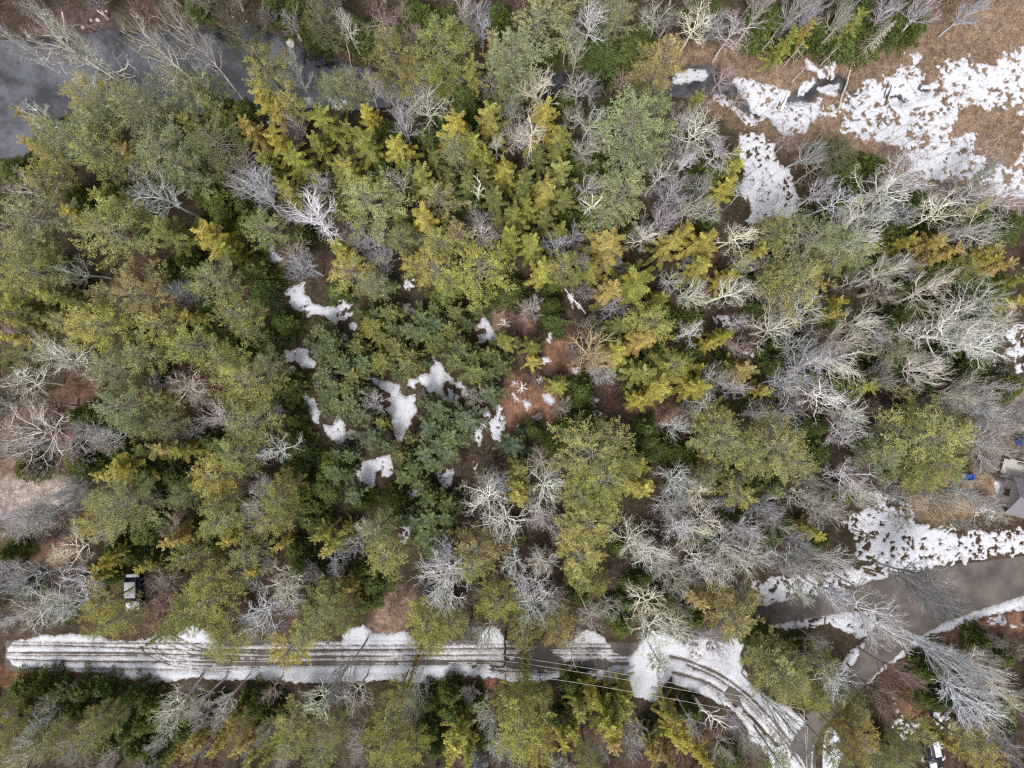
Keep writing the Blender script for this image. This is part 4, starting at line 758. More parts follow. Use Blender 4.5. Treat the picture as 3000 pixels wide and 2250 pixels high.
    'D': '60 220 120w,280 250 150w,420 200 110,380 60 90,600 470 190,760 400 190,380 610 120t,60 490 110w,400 420 80,950 600 210,850 750 220,1000 680 210w,880 880 190w,750 560 150,650 830 140,1120 170 90,1350 130 150w,1470 80 110,1620 260 190w,1900 250 210,1700 500 270w,1930 600 230w,1820 380 230w,1600 730 160w,1200 400 150w,1250 500 110,1440 500 110w,1420 850 100o,1330 800 80,1820 860 170w,1900 950 140,1080 1000 140w,1080 1140 150w,1250 980 100t,1080 1430 190w,1150 1520 150w,800 1430 100,650 1010 170,500 1010 110,800 1560 140,920 1620 140,560 1600 140,120 1560 140w,50 1480 110w,180 800 120,140 950 130,350 860 110,2000 1000 180f,2000 1260 190f,2080 1130 150f,1720 1560 170,1870 1550 160,1350 1550 120,2010 1600 140,2080 850 130,1520 1610 110,1300 1110 90,1500 640 120w,2080 420 150w,700 300 100,2150 1000 140f'},
7: {'D': '250 60 150l,100 60 130l,430 260 180w,180 450 190,480 430 190w,350 600 230w,150 650 170,450 650 160w,1050 470 120t,1050 620 110t,1850 430 180w,1700 650 170w,1830 540 140w,1870 620 120,1650 780 120,1660 60 100,2170 330 110,1100 1270 150w,1290 1250 120w,1460 1230 120w,1430 1370 90,2100 1250 160w,2080 1450 120,1750 1170 110t,1040 1500 90w,700 1600 110,480 1500 130,440 1580 100,200 1450 170w,130 1560 150w,260 1360 130,1850 1570 90w,1200 1150 120t,2190 1160 110,1700 1480 100,900 60 60,1300 560 60,640 180 90w,1000 700 90t',
    'W': '640 60 160y,1440 70 150,1760 60 110,1600 270 110,1200 300 110,1350 430 130y,1350 570 160y,1200 660 130,660 600 130y,750 700 120y,650 750 110y,1110 760 90y,1440 850 130y,2080 650 130,1990 760 130,1870 900 130y,2130 560 110,1560 450 60y,640 1330 90,600 1450 120,400 1450 100,350 1540 100,40 1250 60y,60 1400 90y,50 1600 110y,1900 1370 140,1880 1500 110,2080 1580 130,2150 1430 100,1550 1430 90o,320 1210 60g,260 1440 90,700 1380 70',
    'S': '1100 190 110r,920 370 70y,650 350 90y,700 290 70y,620 430 80y,1800 230 60y,1480 190 90y,1620 390 80y,2120 250 90y,1550 1530 100r,1230 1560 90r,1390 1540 80y,1090 1620 60y,1320 720 60o,950 860 50o,1250 230 90o,1250 1480 80,1500 1350 80y,2060 160 80,500 650 50o,2190 200 80,1620 1600 80,1720 1610 70',
    'U': '100 1180 100,250 1150 100,400 1250 120,500 1180 110,650 1160 110,750 1180 120,850 1200 100,300 1330 100,500 1330 90,700 1260 80,900 150 100,950 80 90,720 250 90,1000 320 80,1200 1350 100,900 1400 100,850 1560 100,1450 1150 70,1950 1180 80,800 1450 90,550 440 80,30 280 90,700 430 80,1950 350 100,2100 450 100,540 570 70,1250 130 90,2150 1200 80,1650 1270 110,1150 1430 100,1900 250 90,2000 60 110,1550 30 90,320 690 80,560 90 70,1350 200 80,850 300 80,1080 1150 80,1300 1140 90,950 1270 90,1050 1380 90,1570 1280 80,1350 1320 90,1500 1180 70,1740 1330 90,980 1600 90,1780 1450 80,130 520 80,280 500 70,480 750 60,1850 770 70,2020 560 80,1750 560 70,1130 540 70,1350 760 60,150 1330 100,640 1560 80,2020 1300 80',
    'B': '1300 350 80,1400 280 80,850 120 80,300 180 90,450 180 90,550 200 80,1500 620 80,1620 520 80,1740 780 70,1150 1200 80,1250 1230 80,1720 1130 80,1850 1120 80,1600 130 70,1080 600 90,2000 1150 70,950 1200 70,820 220 60,1260 80 70,330 320 80,1580 740 60'},
8: {'W': '300 280 140,230 120 100g,890 220 150o,850 330 110y,1530 260 160y,1600 60 160y,1560 430 90y,1010 600 130y,560 740 140y,540 690 100y,600 870 90y,720 740 80y,1190 790 110o,1400 770 110o,1400 700 90,1160 1320 190y,1180 1450 170y,1280 1530 130y,1060 1230 90y,1180 1180 60y,1300 1200 60y,370 1200 100,300 1350 110y,290 1520 150y,450 1530 100y,360 1630 90y,1600 1620 90,30 620 80,1660 470 70y,20 730 70,2060 980 70',
    'S': '40 500 90r,20 130 60y,1500 1430 110,1440 1500 90y,1750 1400 160,1760 1500 120r,1550 1300 100,740 1530 130y,760 1430 100y,700 1620 80y,2180 1480 110y,2020 1580 90r,1840 1300 100,2140 1650 70r,1200 1100 60y,430 1130 50r,1620 1230 90,1850 1220 90y,820 1600 90,2150 1350 90',
    'U': '550 100 140g,430 30 100g,600 250 90g,470 180 80g,740 850 90,860 760 80,1850 850 100,1830 750 90,1200 570 90,1100 160 90,700 1200 110,720 1320 110,850 1250 90,1000 1130 80,1500 1130 110,1700 1130 100,1840 1150 80,2010 1200 90,2080 1290 90,2140 1190 80,1350 1180 80,200 470 110,150 590 90,560 1450 90,60 1150 70,1300 860 60,1750 660 80,1550 560 80,1900 470 80,900 1050 70,1400 1100 80,240 1150 60,1400 1350 80,540 1250 90,130 380 90,480 330 70,1620 1130 90,1870 600 90,2060 600 90,1800 230 80,1950 440 80,600 1560 80,940 1500 80,1930 1300 80,1180 680 80,680 1420 70,1080 400 70,1560 1230 80,1750 960 50,1660 680 60,1990 1480 80,2110 1420 80,1640 160 80,920 1180 70',
    'B': '780 60 60,640 200 90,700 160 80,830 420 80,1500 520 90,1600 560 80,350 620 90,280 720 80,420 520 90,1320 200 80,1250 170 80,1770 120 90,1880 100 90,560 1350 80,560 1180 70,1900 1380 80,1660 1560 80,1980 500 90,2100 450 80,1740 340 80,2060 880 60,480 700 60,130 1230 70',
    'D': '130 130 110w,90 250 110,680 330 160,700 470 210w,690 590 140w,1090 60 180w,1310 50 100w,1140 350 120w,1310 330 110w,1280 500 150w,1170 450 110w,1280 600 160w,1360 570 110w,1620 700 130,1590 720 80w,1500 900 160,1730 590 120,1890 200 190w,1980 250 180w,2050 360 130,1960 640 170w,2000 760 200w,2130 720 150w,2170 130 130w,950 770 130,900 860 90,250 690 80,230 580 60,90 1220 150,30 1290 80,90 1480 100w,500 1180 120,500 1330 80,940 1290 100w,980 1430 110w,1000 1560 120w,620 1480 80w,1700 1560 90,1880 1570 110,1940 1420 100,2160 420 130,640 1650 80'},
9: {'D': '40 120 160w,150 60 150w,60 300 170w,350 250 190w,450 330 170,620 130 120,700 330 160,850 330 160,1000 300 140w,900 30 140,560 30 110t,950 540 160w,800 560 120w,1180 520 130,1280 700 200w,1610 520 210,1500 450 150,1700 570 160,640 650 80w,250 850 110,60 830 120,1000 1090 170w,1400 1080 150t,1300 1180 150t,1870 950 210w,2000 1050 210w,1900 1200 230w,2100 1200 180w,2020 1350 180,2100 1500 140,60 1380 100,350 1380 90,430 1500 100,280 1560 110,600 1500 110f,1650 40 120o,1780 60 120,2000 50 130,1450 40 110,250 370 140w,400 100 130w,780 230 110,870 860 90,1150 1000 80w',
    'Z': '200 1420 120w',
    'W': '340 700 150o,380 570 120o,240 540 90o,620 1030 180,700 1090 150,740 1180 120y,850 1200 110y,560 950 100,920 980 100,700 950 90,1120 1430 140o,1110 1270 110,1100 1530 110o,1530 1430 100,1000 1600 90,1250 1630 120,1400 1600 100,1900 1550 160y,620 1610 110,1480 1530 90',
    'S': '110 580 110r,870 150 90y,30 1500 80y,150 1620 100y,2000 1620 80y,1760 1540 80y,2180 1250 60y',
    'U': '500 830 100,580 880 80,650 60 90,600 180 90,530 780 80,730 800 80,1070 830 60,460 950 90,1080 740 60,1640 850 90,1600 1060 100,1650 1250 90,1750 1350 90,150 1250 90,50 1200 80,250 1320 80,1900 730 80,2150 780 80,1310 1390 70,1760 1440 70,2100 1290 90,420 720 80,1160 430 40,1430 230 45,800 900 80,750 700 50,130 170 90,240 240 80,450 200 80,350 30 80,900 200 80,170 440 80,100 700 80,2100 950 90,1960 850 90,1700 960 80,1800 1230 90,2000 1250 90,2130 1400 80,1150 1250 70,1310 1530 80,70 1320 80,190 1500 70,330 1620 80,840 860 60,40 620 80,330 330 80',
    'B': '1100 150 80,1050 200 90,400 60 90,820 280 80,1500 1000 90,1440 1200 100,1550 1150 90,1350 1250 80,1600 1300 90,1000 850 60,960 760 60,300 850 60,370 850 60,1800 30 100,1700 100 80,2000 100 90,2100 60 80,1900 660 60,2050 680 70,2150 700 60,330 930 50,1250 330 50,1500 1280 80,1400 1350 60,1700 1600 80'}}

TINT = {'W': {'': (.272, .292, .130), 'g': (.232, .265, .160), 'y': (.325, .33, .125), 'o': (.31, .28, .135), 'd': (.13, .145, .085)},
        'S': {'': (.19, .192, .062), 'y': (.255, .24, .070), 'o': (.125, .14, .056), 'r': (.265, .212, .092)},
        'U': {'': (.075, .098, .036), 'g': (.115, .150, .080)},
        'Y': {'': (.128, .155, .075), 'y': (.185, .190, .080), 'b': (.118, .148, .088)},
        'D': {'': (.50, .49, .475), 'w': (.70, .695, .655), 't': (.38, .30, .27), 'o': (.50, .40, .23), 'f': (.47, .46, .47), 'l': (.60, .60, .62)},
        'B': {'': (.27, .20, .175), 't': (.36, .28, .26)}, 'Z': {'': (.5, .48, .44), 'w': (.80, .79, .76)}, 'P': {'': (.33, .29, .27), 'g': (.40, .385, .37)}}
LOOK = {('W', ''): 'olive green', ('W', 'g'): 'grey-green', ('W', 'y'): 'yellow-green', ('W', 'o'): 'ochre green', ('W', 'd'): 'dull dark green',
        ('S', ''): 'golden olive', ('S', 'y'): 'bright gold', ('S', 'o'): 'dark olive', ('S', 'r'): 'orange-tinged',
        ('U', ''): 'dark green', ('U', 'g'): 'blue-green', ('Y', ''): 'mid green', ('Y', 'y'): 'yellow-tipped', ('Y', 'b'): 'blue-green',
        ('D', ''): 'grey', ('D', 'w'): 'pale white-limbed', ('D', 't'): 'pinkish brown', ('D', 'o'): 'tan-twigged', ('D', 'f'): 'fine-twigged grey', ('D', 'l'): 'dense silver-twigged',
        ('B', ''): 'reddish brown', ('P', ''): 'thin brownish', ('P', 'g'): 'thin grey', ('B', 't'): 'pinkish', ('Z', ''): 'grey', ('Z', 'w'): 'bleached white'}
KINDW = {'W': 'white pine', 'S': 'spruce', 'U': 'hemlock', 'Y': 'young pine', 'D': 'bare tree', 'B': 'bare shrub', 'Z': 'dead snag', 'P': 'bare sapling'}
CATW = {'W': 'pine tree', 'S': 'spruce tree', 'U': 'hemlock tree', 'Y': 'young pine', 'D': 'bare tree', 'B': 'shrub', 'Z': 'dead tree', 'P': 'sapling'}
GRP = {'W': 'white pines of the wood', 'S': 'spruces of the wood', 'U': 'low hemlocks under the taller trees', 'Y': 'young pines round the snowy glade', 'D': 'leafless broadleaf trees', 'B': 'leafless shrubs', 'Z': 'dead white snags', 'P': 'leafless saplings between the trees'}

trees = []     # dict(kind,tint,px,py,rp(px),h,r,x,y)
def zref(k, h): return h * {'W': .77, 'S': .84, 'U': .75, 'Y': .8, 'D': .70, 'B': .5, 'Z': .8, 'P': .7}[k]
for t, kinds in CAT.items():
    for k, s in kinds.items():
        for e in s.split(','):
            a = e.split(' ')
            tint = ''.join(c for c in a[2] if c.isalpha()); rt = float(''.join(c for c in a[2] if not c.isalpha()))
            if rt < 20: continue
            (px, py), = T(t, [(float(a[0]), float(a[1]))]); rp = rt / 2.212
            h = {'W': 6.8 + rt * .026, 'S': 5.6 + rt * .020, 'U': 2.6 + rt * .014, 'Y': 4.2, 'D': 7.8 + rt * .019, 'B': 1.2 + rt * .014, 'Z': 8 + rt * .03}[k]
            h *= R.uniform(.9, 1.12)
            if k == 'D' and tint == 't': h *= .7
            if k == 'U' and tint == 'g': h = 5
            if k == 'D' and px > 2450: h *= 1.0
            if k == 'Z' and t == 5: h = 3.2
            if px < 0 or px > 3010: continue
            trees.append(dict(k=k, t=tint, px=px, py=py, rp=rp, h=h))
# the plantation of young pines fills its glade between the snow patches
PLANT = [gm(T(4, [(1960, 460), (2060, 390), (2212, 440), (2240, 1500), (2150, 1300), (2080, 1090), (2080, 1000), (2060, 900), (2000, 850), (2060, 720), (1990, 600)])),
         gm(T(5, [(-20, 460), (100, 330), (320, 300), (620, 300), (880, 300), (960, 400), (870, 460), (880, 560), (1060, 580), (1200, 680), (1040, 800), (1060, 900), (1010, 1000), (870, 1080), (860, 1200), (820, 1250), (620, 1400), (620, 1480), (720, 1520), (780, 1660), (330, 1660), (230, 1540), (0, 1640), (-120, 1500)])),
         gm(T(8, [(330, -20), (770, -20), (740, 80), (660, 200), (520, 260), (440, 150), (380, 30)]))]
YP = '210 460 105y,320 380 95y,740 370 80y,590 590 60y,265 530 70y,360 590 90y,260 675 85y,110 590 75y,430 710 90y,370 760 90,80 780 80y,180 870 130,540 500 80,700 480 80y,640 540 85,460 640 60y,740 680 95,870 760 105,1030 710 90,1130 560 50y,820 440 90,880 350 75,450 480 90b,120 380 85,600 350 70,620 440 90b,780 600 90,950 640 75,520 950 70,630 1000 125b,810 1060 125b,960 890 100b,260 1080 80y,200 1180 100b,60 950 100b,40 1060 90b,120 1020 90b,450 1180 80y,380 1300 80y,470 1370 90,700 1170 100b,620 1230 90b,580 1110 90b,790 1170 90b,90 1550 110b,300 1230 90b,60 1290 90b,690 1600 85,690 1270 80b,550 1280 90b,600 1340 80b,510 1480 80,570 1560 80,420 1560 90,1120 1230 105b,150 700 90b,20 700 90b,520 820 65,520 400 80,220 380 70,540 700 80,440 1020 50b,40 860 90,410 1430 80,30 1400 80b,960 760 70,860 660 70,330 470 70b,30 520 80b,1000 650 70'
YP4 = '2080 480 95b,2150 560 95b,2080 620 90b,2180 680 90b,2110 760 90b,2170 850 90b,2110 900 85b,2180 960 85b,2120 1010 75b,2190 1280 90b,2100 1180 80b,2180 1400 90b,2000 560 60b'
YP8 = '380 40 90,480 60 100b,580 40 100b,680 40 90b,540 160 90b,620 130 90b,470 150 80,640 220 70'
for t, s in ((5, YP), (4, YP4), (8, YP8)):
    for e in s.split(','):
        a = e.split(' '); tint = ''.join(c for c in a[2] if c.isalpha()); rt = float(''.join(c for c in a[2] if not c.isalpha()))
        (px, py), = T(t, [(float(a[0]), float(a[1]))])
        trees.append(dict(k='Y', t=tint, px=px, py=py, rp=rt / 2.212, h=3.0 + rt * .016))
for tr in trees:
    k = tr['k']
    for tries in range(14):
        z = zref(k, tr['h']); x, y, _ = G(tr['px'], tr['py'], z)
        if wat(x, y) < -.15 and rod(x, y) < -.15: break
        if k in 'WDSZ' and tr['h'] < 24: tr['h'] *= 1.06
        else: break
    tr['x'], tr['y'] = x, y; tr['r'] = max(.5, tr['rp'] * K * (1 - z / H) * (1 - .20 * min(1, math.hypot(tr['px'] - 1500, tr['py'] - 1125) / 1700) * (k in 'WSD')))
    tr['bad'] = wat(x, y) > -.1 or rod(x, y) > -.05
def nudge(tr):
    # a stem never stands in the carriageway or the stream: step it to the nearest free bank
    for d in np.arange(.3, 5, .3):
        for a in np.arange(0, 6.28, .4):
            x, y = tr['x'] + d * math.cos(a), tr['y'] + d * math.sin(a)
            if wat(x, y) < -.2 and rod(x, y) < -.2: tr['x'], tr['y'] = x, y; return
for tr in trees:
    if tr['bad']: nudge(tr)

def fsn(x, y): return F[min(max(np.searchsorted(SY, y), 0), len(SY) - 1), min(max(np.searchsorted(SX, x), 0), len(SX) - 1)] > .05
def clear_snow():
    # low growth stands beside the lying snow, not over it
    for tr in list(trees):
        if tr['k'] in 'YUBP':
            zz = tr['h'] * .7; cx, cy = tr['x'] / (1 - zz / H), tr['y'] / (1 - zz / H)
            while tr['r'] > .5 and sum(fsn(cx + q_ * tr['r'] * math.cos(a), cy + q_ * tr['r'] * math.sin(a)) for a in np.arange(0, 6.28, .4) for q_ in (.6, 1.25)) > 1: tr['r'] *= .9; tr['rp'] *= .9
            if (fsn(cx, cy) and tr['r'] < .6) or tr['r'] <= .5: trees.remove(tr)
clear_snow()

# fill: low growth where the floor would lie open although the photograph shows dim green or brown growth
OPEN = [gm(p) for p in ([(1950, 120), (2300, 150), (2550, 120), (2760, 40), (3100, -20), (3100, 600), (2700, 540), (2450, 400), (2200, 400), (1960, 300)], [(2160, 380), (2300, 420), (2360, 620), (2180, 680)], [(-50, 1385), (250, 1385), (270, 1500), (-50, 1530)],
        [(2500, 1480), (3100, 1450), (3100, 1660), (2560, 1700)], [(1980, 1880), (2180, 1870), (2350, 2080), (2330, 2250), (2250, 2250), (2000, 2030)], [(-50, 1840), (2000, 1840), (2000, 1995), (-50, 1995)], [(120, 1100), (290, 1100), (290, 1210), (150, 1200)], [(1130, 1710), (1220, 1700), (1190, 1850), (1070, 1850)],
        [(350, 1660), (430, 1660), (430, 1860), (350, 1860)], [(1100, 1480), (1230, 1480), (1230, 1620), (1100, 1620)])]
snowy = lambda x, y: F[min(max(np.searchsorted(SY, y), 0), len(SY) - 1), min(max(np.searchsorted(SX, x), 0), len(SX) - 1)] > -.3
occ = np.zeros((101, 126), np.float32); OX = np.arange(126) - 62.5; OY = np.arange(101) - 50.
OXX, OYY = np.meshgrid(OX, OY)
for tr in trees:
    if tr['k'] in 'WSUY': 
        zz = tr['h'] * .75; cx, cy = tr['x'] / (1 - zz / H), tr['y'] / (1 - zz / H); occ[np.hypot(OXX - cx, OYY - cy) < tr['r'] / (1 - zz / H) * .9] = 1
    if tr['k'] == 'B': occ[np.hypot(OXX - tr['x'], OYY - tr['y']) < tr['r']] = 1
inopen = np.zeros_like(occ, bool)
for p in OPEN: inopen |= sdf_poly(OXX, OYY, p) > 0
cand = [(i, j) for j in range(101) for i in range(126)]; R.shuffle(cand); nU = sum(t['k'] == 'U' for t in trees); nB = 0; nP = 0; extra = 0
for i, j in cand:
    if occ[j, i] or inopen[j, i]: continue
    x, y = OX[i] + R.uniform(-.4, .4), OY[j] + R.uniform(-.4, .4)
    if wat(x, y) > -.4 or rod(x, y) > -1.2 or snowy(x, y): continue
    east = x > 8
    u = R.random(); k = 'U' if (u < (.45 if not east else .30) and nU < 298) else ('P' if u < .80 and nP < 298 else 'B')
    r = R.uniform(1.3, 2.2) if k == 'U' else (R.uniform(1.1, 2.0) if k == 'P' else R.uniform(1.0, 1.8))
    h = 2.2 + r * 1.4 if k == 'U' else (3.4 + r * 1.3 if k == 'P' else 1.0 + r * .7)
    px, py = 1500 + x / K / (1 - h * .6 / H), 1125 - y / K / (1 - h * .6 / H)
    if k == 'U': nU += 1
    elif k == 'P': nP += 1
    else: nB += 1
    trees.append(dict(k=k, t=('g' if k == 'P' and R.random() < .5 else ''), px=px, py=py, rp=r / K, h=h, x=x, y=y, r=r, bad=False, extra=True)); extra += 1
    occ[np.hypot(OXX - x, OYY - y) < r * 1.05] = 1
clear_snow()
# past about 300 of a kind the smallest are left out
for k in 'WSUYDBP':
    same = sorted([t for t in trees if t['k'] == k], key=lambda t: -t['rp'])
    for t in same[298:]: trees.remove(t)
print('TREES', {k: sum(t['k'] == k for t in trees) for k in 'WSUYDBZP'}, 'extra', extra); open('/tmp/trees.txt', 'w').write(str({k: sum(t['k'] == k for t in trees) for k in 'WSUYDBZP'}) + str(extra))

# ------------------------------------------------------------------ labels from what stands near each tree in the picture
LAND = [('the white car', 389, 1717), ('the road junction', 2130, 1960), ('the utility pole', 2365, 2110), ('the big creek boulder', 848, 122), ('the largest glade snow patch', 1180, 1165), ('the ring-shaped snow patch', 1098, 1380),
        ('the snowed pool in the marsh', 2330, 350), ('the blue tub', 2838, 1398), ('the white-stemmed star shrub', 1484, 940), ('the black covered car', 2740, 2200), ('the blue tarpaulin', 2560, 2190), ('the snow-topped table', 1196, 1540),
        ('the bare tan clearing', 90, 1440), ('the tan-twigged tree', 1719, 1016), ('the fallen birch log', 1690, 880), ('the creek bend in the marsh', 2180, 290), ('the driveway mouth', 430, 1870), ('the top left corner', 0, 0), ('the top right corner', 3000, 0),
        ('the bottom left corner', 0, 2250), ('the bottom right corner', 3000, 2250), ('the middle of the left edge', 0, 1050), ('the middle of the right edge', 3000, 1050), ('the middle of the top edge', 1450, 0), ('the middle of the bottom edge', 1350, 2250),
        ('the small wooden house', 2985, 1400), ('the bend of the east road', 2560, 1900), ('the snowy roadside field', 2700, 1560), ('the brown clearing north of the road', 1150, 1770), ('the bare patch on the main road', 1650, 1945), ('the long snow strip south of the marsh', 2260, 520),
        ('the creek at the left edge', 60, 330), ('the snow patch left of the glade', 900, 900), ('the triangular snow patch', 1425, 970), ('the leaning log over the creek', 350, 70), ('the gap of red earth below the creek', 600, 520), ('the snow speckled copse', 1800, 1280), ('the orange leafy bank', 240, 1150), ('the snow heap by the house', 2925, 1430)]
ORD = ['nearest', 'second nearest', 'third nearest', 'fourth nearest', 'fifth nearest', 'sixth nearest', 'seventh nearest', 'eighth nearest']
def proj(x, y, z): s = 1 / (1 - z / H) / K; return 1500 + x * s, 1125 - y * s
cls = {}
SIZ = {'W': (52, 78), 'S': (45, 62), 'U': (36, 48), 'Y': (36, 43), 'D': (50, 80), 'B': (30, 38), 'Z': (20, 40), 'P': (32, 42)}
for t in trees:
    t['sx'], t['sy'] = proj(t['x'], t['y'], zref(t['k'], t['h']))
    a, b = SIZ[t['k']]; t['size'] = 'small' if t['rp'] < a else ('' if t['rp'] < b else 'large')
    cls.setdefault((t['k'], t['t'], t['size']), []).append(t)
for key, L_ in cls.items():
    k, tint, size = key
    desc = ' '.join(w for w in (size, LOOK.get((k, tint), LOOK[(k, '')]), KINDW[k]) if w)
    best = {}
    for name, lx, ly in LAND:
        o = sorted(L_, key=lambda t: (t['sx'] - lx) ** 2 + (t['sy'] - ly) ** 2)
        for i, t in enumerate(o):
            d = math.hypot(t['sx'] - lx, t['sy'] - ly); cost = i + d / 700
            if id(t) not in best or cost < best[id(t)][0]: best[id(t)] = (cost, i, name)
    for t in L_:
        _, i, name = best[id(t)]
        t['label'] = (desc + ', ' + (ORD[i] if i < 8 else f'{i + 1}th nearest') + ' to ' + name).strip()
        t['label'] = t['label'][0].lower() + t['label'][1:]

# ------------------------------------------------------------------ place them
for t in trees:
    k = t['k']; pk = k
    if k == 'D' and (t['t'] in ('f', 'l') or (t['px'] > 2350 and R.random() < .30) or R.random() < .12): pk = 'F'
    pr = R.choice(PROTO[pk]); dh, dr = DIM[pk]
    sr = t['r'] / dr * {'W': 1.22, 'S': 1.22, 'U': 1.25, 'Y': 1.15, 'D': 1.05, 'F': 1.1, 'B': 1.1, 'Z': 1.0, 'P': 1.15}[pk]; sh = t['h'] / dh
    loc = (t['x'], t['y'], gz(t['x'], t['y']) - .04); rz = R.uniform(0, 6.28); sc = (sr, sr * R.uniform(.92, 1.08), sh)
    c = np.array(TINT[k].get(t['t'], TINT[k][''])); c = c * R.uniform(.85, 1.15) * np.array([R.uniform(.93, 1.07), 1, R.uniform(.85, 1.15)]); c = tuple(float(min(v, .9)) for v in c) + (1,)
    if k == 'B':
        o = bpy.data.objects.new('bare_shrub', pr); o.location = loc; o.rotation_euler = (0, 0, rz); o.scale = sc; o.color = c
        link(o); tag(o, t['label'], CATW[k], GRP[k]); continue
    e = empty(NAME[pk], loc, rz, sc); tag(e, t['label'], CATW[k], GRP[k])
    a = link(bpy.data.objects.new('trunk', pr[0]), e); b = link(bpy.data.objects.new('crown', pr[1]), e)
    b.color = c; a.color = c

# ------------------------------------------------------------------ undergrowth and marsh grass: uncountable stems
def scatter(name, label, n, polys, col, Lr, W, up, seed, avoid_snow, clump=0.0, spread=0.9):
    g = np.random.default_rng(seed); x = g.uniform(-64, 64, n * 6); y = g.uniform(-48, 48, n * 6)
    ok = np.zeros(len(x), bool)
    for p in polys: ok |= sdf_poly(x, y, p) > 0
    i = np.clip(np.searchsorted(SX, x), 0, len(SX) - 1); j = np.clip(np.searchsorted(SY, y), 0, len(SY) - 1)
    ok &= RS[j, i] < -.15
    gi = np.clip(np.searchsorted(gx, x) - 1, 0, nx - 2); gj = np.clip(np.searchsorted(gy, y) - 1, 0, ny - 2); ok &= wsd[gj, gi] < -.25
    f = F[j, i]
    if avoid_snow: ok &= (f < -.02) | (g.random(len(x)) < np.where(f < .35, .10, .006))
    ok &= fbm(x, y, .8, 3) + g.normal(size=len(x)) * .25 > clump
    x = x[ok][:n]; y = y[ok][:n]; i = i[ok][:n]; j = j[ok][:n]
    per = 4; m = len(x)
    P = np.repeat(np.stack([x, y, ZG[j, i] - .02], -1), per, 0) + g.normal(size=(m * per, 3)) * np.array([.07, .07, 0])
    D = g.normal(size=(m * per, 3)) * spread; D[:, 2] = up
    L = g.uniform(*Lr, m * per)
    v, q4 = blades(P, D, L, W, seed)
    me = mesh_from(name, v, quads=q4, mat=col, fattr=g.random(m * per))
    return tag(link(bpy.data.objects.new(name, me)), label, kind='stuff')
def stuffmat(name, col):
    m = plain(name, col, .95, noise=.4, scale=.7); return m
ALL = [gm([(-40, -40), (3040, -40), (3040, 2290), (-40, 2290)])]
MARSH = [gm(COVER[0][0])]
scatter('marsh_grass', 'flattened tan marsh grass', 15000, MARSH, stuffmat('marsh_straw', (.34, .225, .14)), (.25, .6), .045, .35, 61, True, -.1)
scatter('underbrush', 'reddish dead brush and fern over the forest floor', 15000, ALL, stuffmat('dead_fern', (.17, .10, .075)), (.2, .55), .04, .5, 62, True, 0)

# ------------------------------------------------------------------ logs, snags, boulders
M_LOGD = plain('wet_dark_wood', (.07, .058, .05), .9, noise=.4, scale=4); M_LOGG = plain('weathered_wood', (.36, .33, .29), .9, noise=.3, scale=4)
M_LOGT = plain('tan_peeled_wood', (.42, .33, .23), .9, noise=.25, scale=4); M_BIRCH = plain('birch_bark', (.7, .69, .66), .85, noise=.25, scale=5)
def log(a, b, r, mat, label, cat='log', name='fallen_log', za=0.0, zb=0.0, stubs=5, group=None, snowy_top=False):
    q = random.Random(int(a[0] * 7 + a[1])); A = Vector(G(*a)); B = Vector(G(*b))
    A.z = gz(A.x, A.y) + r * .7 + za; B.z = gz(B.x, B.y) + r * .6 + zb; n = 7; c = A.copy()
    ln = (B - A).length; side = Vector((-(B - A).y, (B - A).x, 0)).normalized()
    pts = [(A.lerp(B, t / n) + side * math.sin(t * 1.7 + a[0]) * ln * .012 - c)[:] for t in range(n + 1)]
    rad = [r * (1 - .6 * t / n) for t in range(n + 1)]
    parts = [segs_mesh(np.array(pts[:-1]), np.array(pts[1:]), np.array(rad[:-1]), np.array(rad[1:]), 8)]
    sa, sb = [], []
    for k in range(stubs):
        t = q.uniform(.2, .95); p = A.lerp(B, t) - c; d = (side * q.choice([-1, 1]) + (B - A).normalized() * .8 + Vector((0, 0, q.uniform(-.1, .8)))).normalized() * q.uniform(.25, .9) * min(1, ln / 4)
        sa.append(p[:]); sb.append((p + d)[:])
    if stubs: parts.append(segs_mesh(np.array(sa), np.array(sb), np.full(stubs, r * .3), np.full(stubs, r * .1), 4))
    # end discs
    v, f, _ = join([(x, y, 0) for x, y in parts]); 
    o = bpy.data.objects.new(name, mesh_from(name, v, quads=f, mat=mat, smooth=True)); o.location = c; link(o)
    return tag(o, label, cat, group)
DL = 'dark logs lying on the marsh snow'
log((2497, 312), (2587, 370), .13, M_LOGD, 'long dark log slanting down right over the marsh snow', group=DL, stubs=8)
log((2398, 275), (2458, 314), .11, M_LOGD, 'dark brushy log beside the small snow pad above the marsh pool', group=DL, stubs=10)
log((2590, 313), (2612, 250), .12, M_LOGD, 'thick dark log standing out steeply on the marsh snow', group=DL, stubs=2)
log((2587, 288), (2604, 236), .10, M_LOGD, 'dark log left of and parallel to the thick one', group=DL, stubs=2)
log((2602, 217), (2622, 243), .05, M_LOGD, 'short thin dark stick at the snow edge above two logs', group=DL, stubs=0)
log((2636, 257), (2650, 222), .06, M_LOGD, 'thin dark log right of the two steep logs', group=DL, stubs=2)
log((2333, 347), (2349, 349), .06, M_LOGD, 'tiny dark stick in the middle of the snowed pool', group=DL, stubs=0)
log((2772, 470), (2790, 410), .08, M_LOGD, 'dark stick low on the marsh snow beside brown tussocks', group=DL, stubs=2)
log((2455, 322), (2500, 178), .16, M_LOGG, 'grey trunk lying steeply between snow pool and marsh', group=None, stubs=4)
log((2455, 318), (2400, 352), .09, M_LOGT, 'pale slim log below the foot of the grey trunk', stubs=0)
log((2285, 30 + 300), (2312, 268), .0 + .22, M_BIRCH, 'white snow-caked log across the marsh pool outlet', stubs=0)
log((2317, 243), (2368, 190), .10, M_LOGG, 'frosty grey log on brown marsh left of snow patches', stubs=5)
